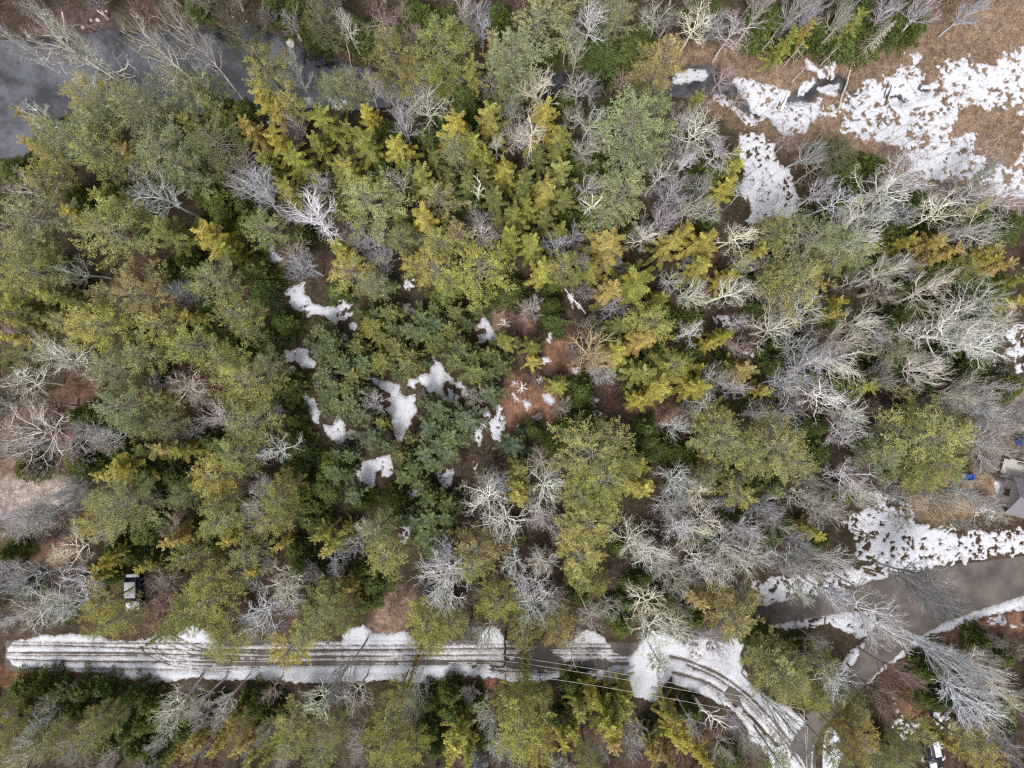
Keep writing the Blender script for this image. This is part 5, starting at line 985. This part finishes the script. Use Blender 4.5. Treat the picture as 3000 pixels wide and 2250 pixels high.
log((2275, 180), (2278, 250), .05, M_LOGT, 'slim tan stem upright in view above the snow bank', stubs=0)
log((285, 32), (420, 108), .10, M_LOGT, 'long tan log leaning from the bank into the creek', stubs=1)
log((214, 62), (214, 196), .11, M_LOGT, 'straight tan trunk lying out across the creek', stubs=1, zb=1.0, za=2.0)
log((835, 100), (834, 172), .05, M_LOGD, 'thin brown stick reaching down beside the creek boulder', stubs=3)
log((1020, 122), (1031, 208), .09, M_LOGT, 'tan trunk slanting over the grey creek water', stubs=0, za=1.5)
log((1362, 128), (1386, 172), .10, M_LOGG, 'grey trunk section showing between pines above creek', stubs=0, za=1.0)
log((1717, 918), (1640, 832), .12, M_BIRCH, 'white birch log fallen on the dark copse floor', stubs=4)
log((1726, 915), (1698, 845), .05, M_LOGD, 'slim dark stem beside the fallen birch log', stubs=6)
log((2492, 1547), (2605, 1592), .10, M_LOGD, 'dark log reaching over the snowy roadside field', stubs=3)
log((2495, 1558), (2580, 1590), .07, M_LOGG, 'grey log beside the dark one on the roadside field', stubs=2)
log((2644, 2117), (2692, 2100), .2, M_LOGD, 'short thick dark log half snowed by the black car', stubs=0)
log((2712, 2145), (2740, 2138), .14, M_LOGD, 'stubby dark log with snow above the black car', stubs=0)
log((1177, 1563), (1151, 1614), .17, M_LOGG, 'pale grey trunk beside the snow-topped table', stubs=3)
log((1610, 870 + 300), (1650, 1150), .05, M_LOGG, 'thin grey stick in the copse near snow speckles', stubs=2)
log((2228, 2010 + 190), (2195, 2155), .09, M_LOGD, 'dark trunk lying below the curving road edge', stubs=2)
# standing dead stems in the marsh
def snag(px, py, h, r, mat, label, twigs=0, lean=(0, 0)):
    x, y, _ = G(px, py); q = random.Random(int(px * 3 + py)); z0 = gz(x, y) - .05
    e = empty('dead_snag', (x, y, z0)); tag(e, label, 'dead tree', 'dead stems standing in the marsh')
    n = 7; pts = [(lean[0] * (t / n) ** 1.5 + .05 * math.sin(t * 2 + px), lean[1] * (t / n) ** 1.5, h * t / n) for t in range(n + 1)]
    v, f = segs_mesh(np.array(pts[:-1]), np.array(pts[1:]), r * (1 - .75 * np.arange(n) / n), r * (1 - .75 * np.arange(1, n + 1) / n), 7)
    link(bpy.data.objects.new('trunk', mesh_from('trunk', v, quads=f, mat=mat, smooth=True)), e)
    if twigs:
        A = []; B = []
        for k in range(twigs):
            t = q.uniform(.25, .99); i = min(n - 1, int(t * n)); p = np.array(pts[i]) + (np.array(pts[i + 1]) - np.array(pts[i])) * (t * n - i); a = q.uniform(0, 6.28); l = q.uniform(.3, 1.2) * (1.2 - t) + .15
            m = p + np.array([math.cos(a) * l * .6, math.sin(a) * l * .6, q.uniform(-.15, .2)]); A += [p, m]; B += [m, m + np.array([math.cos(a + q.uniform(-.6, .6)) * l * .5, math.sin(a) * l * .5, q.uniform(-.3, .1)])]
        v, f = segs_mesh(np.array(A), np.array(B), np.full(len(A), .02), np.full(len(A), .01), 3)
        link(bpy.data.objects.new('twigs', mesh_from('twigs', v, quads=f, mat=mat)), e)
snag(2390, 146, 8.6, .15, M_LOGG, 'tall grey dead snag right of the bright hemlocks above the marsh', 30)
snag(2293, 196, 6.2, .11, M_LOGG, 'bare grey snag over brown marsh, middle of three slanting', 16)
snag(2402, 193, 5.4, .10, M_LOGG, 'bleached snag rising from the small snow patches', 16)
snag(2226, 157, 7.2, .10, M_LOGG, 'leftmost slanting grey snag at the marsh edge', 20)
snag(2318, 192, 4.2, .06, M_LOGG, 'thin short snag just right of the middle slanting one', 5)
snag(2508, 168, 8.4, .14, M_LOGG, 'big silver dead pine with fuzzy twigs over the marsh', 240)
snag(2915, 97, 3.8, .07, M_LOGG, 'slim grey snag in the brown marsh, upper right corner', 2); snag(2888, 93, 3.5, .05, M_LOGG, 'thinner grey snag left of the slim one, upper right marsh', 2)
for k, (px, py, h) in enumerate([(2540, 445, 6), (2590, 430, 7), (2565, 395, 5), (2640, 430, 7), (2680, 462, 6), (2690, 405, 5), (2720, 470, 7), (2762, 500, 6), (2500, 425, 6), (2612, 392, 5), (2655, 372, 5), (2625, 470, 8), (2830, 478, 6), (2868, 430, 6), (2900, 400, 6), (2190, 555, 5), (2212, 590, 5), (2232, 540, 6), (2262, 602, 5), (2300, 612, 5), (2185, 520, 6), (2730, 290, 4), (2793, 300, 4)]):
    nm = min(LAND + [('the marsh log field', 2600, 330), ('the brown marsh island', 2900, 400), ('the copse below the marsh snow', 2700, 520), ('the marsh and snow strip', 2230, 480)], key=lambda l: math.hypot(l[1] - px, l[2] - py))[0]
    rk = ['first', 'second', 'third', 'fourth', 'fifth', 'sixth', 'seventh', 'eighth', 'ninth', 'tenth', 'eleventh', 'twelfth', 'thirteenth', 'fourteenth', 'fifteenth', 'sixteenth', 'seventeenth', 'eighteenth', 'nineteenth', 'twentieth', 'twenty-first', 'twenty-second', 'twenty-third']
    xs_ = sorted(p[0] for p in [(2540,), (2590,), (2565,), (2640,), (2680,), (2690,), (2720,), (2762,), (2500,), (2612,), (2655,), (2625,), (2830,), (2868,), (2900,), (2190,), (2212,), (2232,), (2262,), (2300,), (2185,), (2730,), (2793,)])
    snag(px, py, h, .045, M_LOGG, f'thin grey pole of a dead tree, {rk[xs_.index(px)]} from the left in the marsh', 8)
def boulder(px, py, r, label, seed, z=0.0):
    import bmesh
    bm = bmesh.new(); bmesh.ops.create_icosphere(bm, subdivisions=4, radius=1)
    for v in bm.verts:
        d = 1 + .22 * float(fbm(np.array(v.co.x * 1.3 + seed), np.array(v.co.y * 1.3 + v.co.z), 1, 3)); v.co = Vector((v.co.x * d * r, v.co.y * d * r * .78, v.co.z * d * r * .55))
    me = bpy.data.meshes.new('boulder'); bm.to_mesh(me); bm.free(); me.materials.append(M_ROCK)
    for p in me.polygons: p.use_smooth = True
    o = bpy.data.objects.new('boulder', me); x, y, _ = G(px, py); o.location = (x, y, max(gz(x, y), -.45) + r * .2 + z); o.rotation_euler = (0, 0, seed); link(o); tag(o, label, 'boulder', 'pale boulders along the creek')
M_ROCK = plain('lichen_rock', (.40, .38, .31), .95, noise=.35, scale=3, bump=.5)
for px, py, r, l in ((849, 121, .62, 'largest pale boulder, in the dark creek water'), (268, 60, .26, 'small round pale boulder left of its twin on the bank'), (287, 59, .30, 'pointed pale boulder on the bank near the leaning log'), (240, 78, .28, 'flat dim boulder under the bare branches by the creek'), (311, 33, .16, 'tiny pale stone above the leaning log'), (683, 50, .14, 'tiny pale stone on the upper creek bank'), (592, 52, .14, 'small stone under the bare branch on the bank'), (857, 47, .12, 'tiny stone on the bank above the big boulder'), (720, 60, .16, 'small stone beside the dark pine over the creek'), (418, 66, .12, 'tiny stone right of the leaning log')):
    boulder(px, py, r, l, px * .01)

# ------------------------------------------------------------------ power line
M_POLE = plain('pole_wood', (.16, .13, .10), .9, noise=.3, scale=3); M_WIRE = plain('wire_aluminium', (.5, .48, .42), .5, metal=.4); M_INS = plain('insulator', (.25, .2, .18), .3)
def pole(top_px, label, h=9.5):
    x, y, _ = G(*top_px, h); z = gz(x, y) - .2
    e = empty('utility_pole', (x, y, z)); tag(e, label, 'utility pole', 'utility poles of the power line')
    v, f = tube([(0, 0, h * t / 5) for t in range(6)], [.17 - .012 * t for t in range(6)], 12)
    link(bpy.data.objects.new('pole', mesh_from('pole', v, quads=f, mat=M_POLE, smooth=True)), e)
    V, Fc = [], []; box(V, Fc, (0, 0, h - .5), (.12, 2.2, .12), math.radians(12)); pyobj('crossarm', V, Fc, M_POLE, e, bevel=.01)
    for k in (-1, 0, 1):
        a = math.radians(12); v, f = tube([(-k * .95 * math.sin(a), k * .95 * math.cos(a), h - .44 + .05 * j) for j in range(5)], [.05, .07, .04, .06, .02], 8)
        link(bpy.data.objects.new('insulator', mesh_from('insulator', v, quads=f, mat=M_INS, smooth=True)), e)
    V, Fc = [], []; 
    v, f = tube([(.3, 0, h - 2.2), (.3, 0, h - 1.3)], [.22, .22], 14); link(bpy.data.objects.new('transformer', mesh_from('transformer', v, quads=f, mat=M_LOGG, smooth=True)), e)
    return x, y, z + h
pa = pole((1478, 1950), 'wooden utility pole among the pines north of the main road'); pb = pole((2366, 2110), 'wooden utility pole beside the dark plowed road at lower right')
px_, py_, _ = G(2400, 2800, 9.3); pc = (px_, py_, 9.3)
def wire(a, b, k, label):
    an = math.radians(12); off = Vector((-k * .95 * math.sin(an), k * .95 * math.cos(an), -.2 if k else -1.0)); A = Vector(a) + off; B = Vector(b) + (off if b is not pc else Vector((k * .9, 0, 0)))
    pts = [(A.lerp(B, t / 24) - Vector((0, 0, .9 * 4 * (t / 24) * (1 - t / 24))) - A)[:] for t in range(25)]
    v, f = segs_mesh(np.array(pts[:-1]), np.array(pts[1:]), np.full(24, .018), np.full(24, .018), 5)
    o = link(bpy.data.objects.new('power_line', mesh_from('power_line', v, quads=f, mat=M_WIRE))); o.location = A; tag(o, label, 'cable', 'power line cables')
wire(pa, pb, -1, 'lowest of three thin cables crossing the curving snowy road'); wire(pa, pb, 0, 'middle of three thin cables crossing the curving snowy road'); wire(pa, pb, 1, 'uppermost of three thin cables crossing the curving snowy road')
wire(pb, pc, -1, 'left thin cable running down over the dark plowed road'); wire(pb, pc, 1, 'right thin cable running down over the dark plowed road')

# ------------------------------------------------------------------ vehicles
M_GLASS = plain('car_glass', (.015, .018, .03), .08, spec=.7); M_TYRE = plain('tyre_rubber', (.02, .02, .02), .85); M_RIM = plain('rim_alloy', (.5, .5, .52), .35, metal=.8); M_LAMP = plain('headlamp', (.75, .75, .72), .2)
def car(cx, cy, rz, paint, label, name, scover):
    e = empty(name, (cx, cy, max(gz(cx, cy), 0))); e.rotation_euler = (0, 0, rz); tag(e, label, 'car')
    # body lofted along y (front = -y)
    st = [(-2.35, .62, .42, .62), (-2.25, .80, .30, .78), (-1.7, .88, .26, .90), (-.95, .90, .25, .98), (-.2, .91, .25, 1.0), (.8, .91, .25, 1.0), (1.6, .90, .26, 1.0), (2.15, .86, .30, .98), (2.32, .74, .42, .80)]
    V, Fc = [], []
    for y, w, z0, z1 in st:
        zm = (z0 + z1) / 2
        V += [(-w * .9, y, z0), (-w, y, zm * .9), (-w * .98, y, z1 - .10), (-w * .84, y, z1), (0, y, z1 + .05), (w * .84, y, z1), (w * .98, y, z1 - .10), (w, y, zm * .9), (w * .9, y, z0)]
    n = 9
    for i in range(len(st) - 1):
        for j in range(n - 1): a = i * n + j; Fc.append((a, a + 1, a + n + 1, a + n))
        Fc.append((i * n + 8, i * n, (i + 1) * n, (i + 1) * n + 8))
    Fc.append(tuple(range(n - 1, -1, -1))); Fc.append(tuple(len(V) - n + k for k in range(n)))
    b = pyobj('body', V, Fc, paint, e, True)
    def quadpart(nm, pts, mat, parent=e, th=.02):
        V = [Vector(p) for p in pts]; nrm = (V[1] - V[0]).cross(V[2] - V[0]).normalized() * th
        vv = [v[:] for v in V] + [(v + nrm)[:] for v in V]; return pyobj(nm, vv, [(0, 1, 2, 3), (7, 6, 5, 4), (0, 4, 5, 1), (1, 5, 6, 2), (2, 6, 7, 3), (3, 7, 4, 0)], mat, parent, bevel=.006)
    # cabin: pillars and roof in paint, glass set between
    rf = [(-.62, -.45, 1.46), (.62, -.45, 1.46), (.66, 1.35, 1.46), (-.66, 1.35, 1.46)]
    base = [(-.80, -1.05, .99), (.80, -1.05, .99), (.82, 2.0, 1.0), (-.82, 2.0, 1.0)]
    V = [*rf, *[(x, y, z + .05) for x, y, z in [(-.5, -.3, 1.46), (.5, -.3, 1.46), (.54, 1.2, 1.46), (-.54, 1.2, 1.46)]]]
    pyobj('roof', V, [(3, 2, 1, 0), (4, 5, 6, 7), (0, 1, 5, 4), (1, 2, 6, 5), (2, 3, 7, 6), (3, 0, 4, 7)], paint, e, True)
    quadpart('windshield', [base[0], base[1], rf[1], rf[0]], M_GLASS); quadpart('rear_window', [base[2], base[3], rf[3], rf[2]], M_GLASS)
    for sx, (a, b2, c, d) in ((-1, (base[3], base[0], rf[0], rf[3])), (1, (base[1], base[2], rf[2], rf[1]))): quadpart('side_window', [a, b2, c, d], M_GLASS)
    A = []; B = []
    for p, q_ in zip(base, rf): A.append(np.array(p)); B.append(np.array(q_))
    A += [np.array([-.82, .45, 1.0]), np.array([.82, .45, 1.0])]; B += [np.array([-.65, .45, 1.47]), np.array([.65, .45, 1.47])]
    v, f = segs_mesh(np.array(A), np.array(B), np.full(6, .045), np.full(6, .04), 6); link(bpy.data.objects.new('pillars', mesh_from('pillars', v, quads=f, mat=paint)), e)
    for sx in (-1, 1):
        for y in (-1.45, 1.4):
            v, f = tube([(sx * .70, y, .33), (sx * .92, y, .33)], [.33, .33], 20); w = link(bpy.data.objects.new('wheel', mesh_from('wheel', v, quads=f, mat=M_TYRE, smooth=True)), e)
            v, f = tube([(sx * .90, y, .33), (sx * .925, y, .33), (sx * .926, y, .33)], [.2, .19, .01], 16); link(bpy.data.objects.new('rim', mesh_from('rim', v, quads=f, mat=M_RIM)), w)
        V, Fc = [], []; box(V, Fc, (sx * .98, -.85, 1.02), (.2, .12, .14)); pyobj('side_mirror', V, Fc, paint, e, bevel=.03)
        V, Fc = [], []; box(V, Fc, (sx * .58, -2.31, .66), (.34, .08, .14)); pyobj('headlight', V, Fc, M_LAMP, e, bevel=.02)
        V, Fc = [], []; box(V, Fc, (sx * .6, 2.28, .78), (.3, .08, .14)); pyobj('taillight', V, Fc, plain('tail_lamp', (.3, .02, .02), .3), e, bevel=.02)
    # settled snow, thick in the middle and ragged at its rim
    for (x0, x1, y0, y1, zf) in scover:
        nx_, ny_ = 22, 30; V, Fc = [], []; keep = {}
        for j in range(ny_):
            for i in range(nx_):
                u, v_ = i / (nx_ - 1), j / (ny_ - 1); x = x0 + (x1 - x0) * u; y = y0 + (y1 - y0) * v_
                d = min(u, 1 - u, v_, 1 - v_) * 2; t = min(1, d * 5) ** .5 - .25 + .35 * float(fbm(np.array(x * 2 + cx), np.array(y * 2), 1.5, 3))
                V.append((x, y, zf(x, y) + .09 * t - .0)); keep[(i, j)] = t
        for j in range(ny_ - 1):
            for i in range(nx_ - 1):
                if max(keep[(i, j)], keep[(i + 1, j + 1)]) > -.05: a = j * nx_ + i; Fc.append((a, a + 1, a + nx_ + 1, a + nx_))
        pyobj('snow_cover', V, Fc, M_SNOWCAP, e, True)
roofz = lambda x, y: 1.49 + .02
hoodz = lambda x, y: 1.0 + (-.09 * max(0, (-y - 1.0))) + .02
trunkz = lambda x, y: 1.03
M_NAVY = plain('navy_paint', (.03, .035, .07), .3, spec=.6); M_BLACK = plain('black_paint', (.015, .016, .02), .25, spec=.6)
x, y, _ = G(384, 1738, 1.2); car(x, y, .03, M_NAVY, 'navy car parked under pines, snow on roof and hood', 'parked_car', [(-.66, .66, -.5, 1.42, roofz), (-.8, .8, -2.2, -1.15, hoodz), (-.74, .74, 1.75, 2.28, trunkz)])
x, y, _ = G(2738, 2205, 1.2); car(x, y, .22, M_BLACK, 'black car with patches of snow, lower right among pines', 'parked_car', [(-.1, .66, -.45, 1.42, roofz), (-.75, .1, -2.1, -1.3, hoodz)])

# ------------------------------------------------------------------ small yard things
M_BLUE = plain('blue_plastic', (.03, .13, .50), .45, spec=.5); M_GREYP = plain('grey_plastic', (.32, .36, .40), .5); M_TARP = plain('blue_tarpaulin', (.12, .27, .46), .6, noise=.2, scale=2, bump=.4)
x, y, _ = G(2841, 1398, .3); z = gz(x, y); e = empty('storage_tub', (x, y, z), .1); tag(e, 'bright blue tub open on the brown lawn beside a grey bin', 'tub')
V, Fc = [], []
for sx, sy, w, d in ((0, -.3, .84, .05), (0, .3, .84, .05), (-.4, 0, .05, .56), (.4, 0, .05, .56)): box(V, Fc, (sx, sy, .25), (w, d, .5))
box(V, Fc, (0, 0, .2), (.74, .54, .05)); pyobj('body', V, Fc, M_BLUE, e, bevel=.01)
V, Fc = [], []
for sx, sy, w, d in ((0, -.33, .94, .06), (0, .33, .94, .06), (-.44, 0, .06, .6), (.44, 0, .06, .6)): box(V, Fc, (sx, sy, .52), (w, d, .04))
pyobj('rim', V, Fc, M_BLUE, e, bevel=.01)
x, y, _ = G(2822, 1394, .3); e = empty('storage_bin', (x, y, gz(x, y)), -.1); tag(e, 'pale grey bin standing left of the blue tub', 'bin')
V, Fc = [], []; box(V, Fc, (0, 0, .22), (.5, .5, .44)); pyobj('body', V, Fc, M_GREYP, e, bevel=.03); V, Fc = [], []; box(V, Fc, (0, 0, .465), (.56, .56, .045)); pyobj('lid', V, Fc, M_GREYP, e, bevel=.015)
# tarpaulin over a low heap
x, y, _ = G(2572, 2196, .5); V, Fc = [], []; nn = 30
for j in range(nn):
    for i in range(nn):
        u, w = i / (nn - 1) * 2 - 1, j / (nn - 1) * 2 - 1; rr = max(abs(u), abs(w)); hgt = .85 * (1 - rr ** 3) + .08 * float(fbm(np.array(u * 3.), np.array(w * 3.), 1.5, 3)); V.append((u * 1.7, w * .8, max(0.0, hgt) + .02 * rr))
for j in range(nn - 1):
    for i in range(nn - 1): a = j * nn + i; Fc.append((a, a + 1, a + nn + 1, a + nn))
o = pyobj('tarpaulin', V, Fc, M_TARP, None, True); o.location = (x, y, gz(x, y)); o.rotation_euler = (0, 0, -.15); tag(o, 'faded blue tarpaulin over a low heap beneath the pines', 'tarpaulin')
# snow-topped table
x, y, _ = G(1195, 1541, .8); e = empty('wooden_table', (x, y, gz(x, y)), .06); tag(e, 'small dark wooden table capped with snow in the young pines', 'table')
V, Fc = [], []
for k in range(4): box(V, Fc, (0, -.26 + k * .175, .75), (1.3, .16, .045))
pyobj('table_top', V, Fc, M_LOGD, e, bevel=.008)
for sx in (-.5, .5):
    for sy in (-.24, .24): V, Fc = [], []; box(V, Fc, (sx, sy, .36), (.07, .07, .73)); pyobj('leg', V, Fc, M_LOGD, e)
V, Fc = [], []
for j in range(12):
    for i in range(20):
        u, w = i / 19, j / 11; d = min(u, 1 - u, w, 1 - w); V.append((-.64 + 1.28 * u, -.33 + .66 * w, .775 + .12 * min(1, d * 6) + .03 * float(fbm(np.array(u * 5), np.array(w * 5), 1., 2))))
for j in range(11):
    for i in range(19): a = j * 20 + i; Fc.append((a, a + 1, a + 21, a + 20))
pyobj('snow_cap', V, Fc, M_SNOWCAP, e, True)
# house at the right edge
M_SHINGLE = plain('grey_shingles', (.14, .135, .15), .9, noise=.25, scale=5, bump=.5); M_SIDING = plain('grey_siding', (.42, .41, .40), .8, noise=.1, scale=2); M_DECK = plain('deck_boards', (.40, .38, .36), .85, noise=.2, scale=3)
x, y, _ = G(2988, 1412, 3); e = empty('wooden_house', (x, y, gz(x, y)), math.radians(-14)); tag(e, 'small grey house with dark shingle roof at the right edge', 'house')
W_, D_ = 9.0, 3.6
V = [(0, 0, 0), (W_, 0, 0), (W_, -D_, 0), (0, -D_, 0), (0, 0, 2.6), (W_, 0, 2.6), (W_, -D_, 2.6), (0, -D_, 2.6), (0, -D_ / 2, 4.1), (W_, -D_ / 2, 4.1)]
pyobj('wall', V, [(0, 3, 2, 1), (0, 1, 5, 4), (2, 3, 7, 6), (3, 0, 4, 8, 7), (1, 2, 6, 9, 5), (4, 5, 9, 8), (6, 7, 8, 9)], M_SIDING, e)
V, Fc = [], []
for k in range(9):
    for sg in (0, 1):
        t0, t1 = k / 9, (k + 1) / 9; yy = lambda t: (-D_ / 2 + (D_ / 2 + .45) * (1 - t)) if sg == 0 else (-D_ / 2 - (D_ / 2 + .45) * (1 - t)); zz = lambda t: 4.14 - (1 - t) * 1.77
        b = len(V); V += [(-.4, yy(t0), zz(t0) + .05), (W_ + .4, yy(t0), zz(t0) + .05), (W_ + .4, yy(t1), zz(t1)), (-.4, yy(t1), zz(t1)), (-.4, yy(t0), zz(t0) - .06), (W_ + .4, yy(t0), zz(t0) - .06), (W_ + .4, yy(t1), zz(t1) - .1), (-.4, yy(t1), zz(t1) - .1)]
        Fc += [tuple(b + i for i in f) for f in ((0, 1, 2, 3), (7, 6, 5, 4), (0, 4, 5, 1), (1, 5, 6, 2), (2, 6, 7, 3), (3, 7, 4, 0))]
pyobj('roof', V, Fc, M_SHINGLE, e)
V, Fc = [], []; box(V, Fc, (-.02, -1.5, 1.5), (.06, 1.0, 1.1)); w = pyobj('window', V, Fc, M_SIDING, e); V, Fc = [], []; box(V, Fc, (-.055, -1.5, 1.5), (.02, .84, .94)); pyobj('pane', V, Fc, M_GLASS, w)
V, Fc = [], []; box(V, Fc, (-.02, -3.4, 1.05), (.06, .95, 2.05)); pyobj('door', V, Fc, M_LOGD, e)
V, Fc = [], []
for k in range(14): box(V, Fc, (2.6 + .0, .2 + k * .17, .62), (6.6, .15, .04))
pyobj('deck', V, Fc, M_DECK, e)
for px, pl in ((-.6, 2.4), (5.8, 2.4), (-.6, .4)):
    V, Fc = [], []; box(V, Fc, (px, pl, .8), (.1, .1, 1.6)); pyobj('deck_post', V, Fc, M_DECK, e)
V, Fc = [], []; box(V, Fc, (2.6, 2.45, 1.55), (6.5, .08, .08)); pyobj('deck_rail', V, Fc, M_DECK, e)
# covered woodpile
x, y, _ = G(2992, 1292, .8); e = empty('woodpile', (x, y, gz(x, y)), .3); tag(e, 'firewood stack under a navy cover at the right edge', 'woodpile')
A = []; B = []
for a in range(7):
    for b in range(5): A.append((a * .22 - .66, -.3, .12 + b * .2)); B.append((a * .22 - .66, .3, .12 + b * .2))
v, f = segs_mesh(np.array(A), np.array(B), np.full(35, .1), np.full(35, .1), 8); link(bpy.data.objects.new('firewood', mesh_from('firewood', v, quads=f, mat=M_LOGT)), e)
V, Fc = [], []; box(V, Fc, (0, 0, 1.08), (1.7, .8, .05)); box(V, Fc, (0, .39, .9), (1.7, .03, .35)); pyobj('cover', V, Fc, plain('navy_cover', (.03, .05, .18), .5), e, bevel=.01)
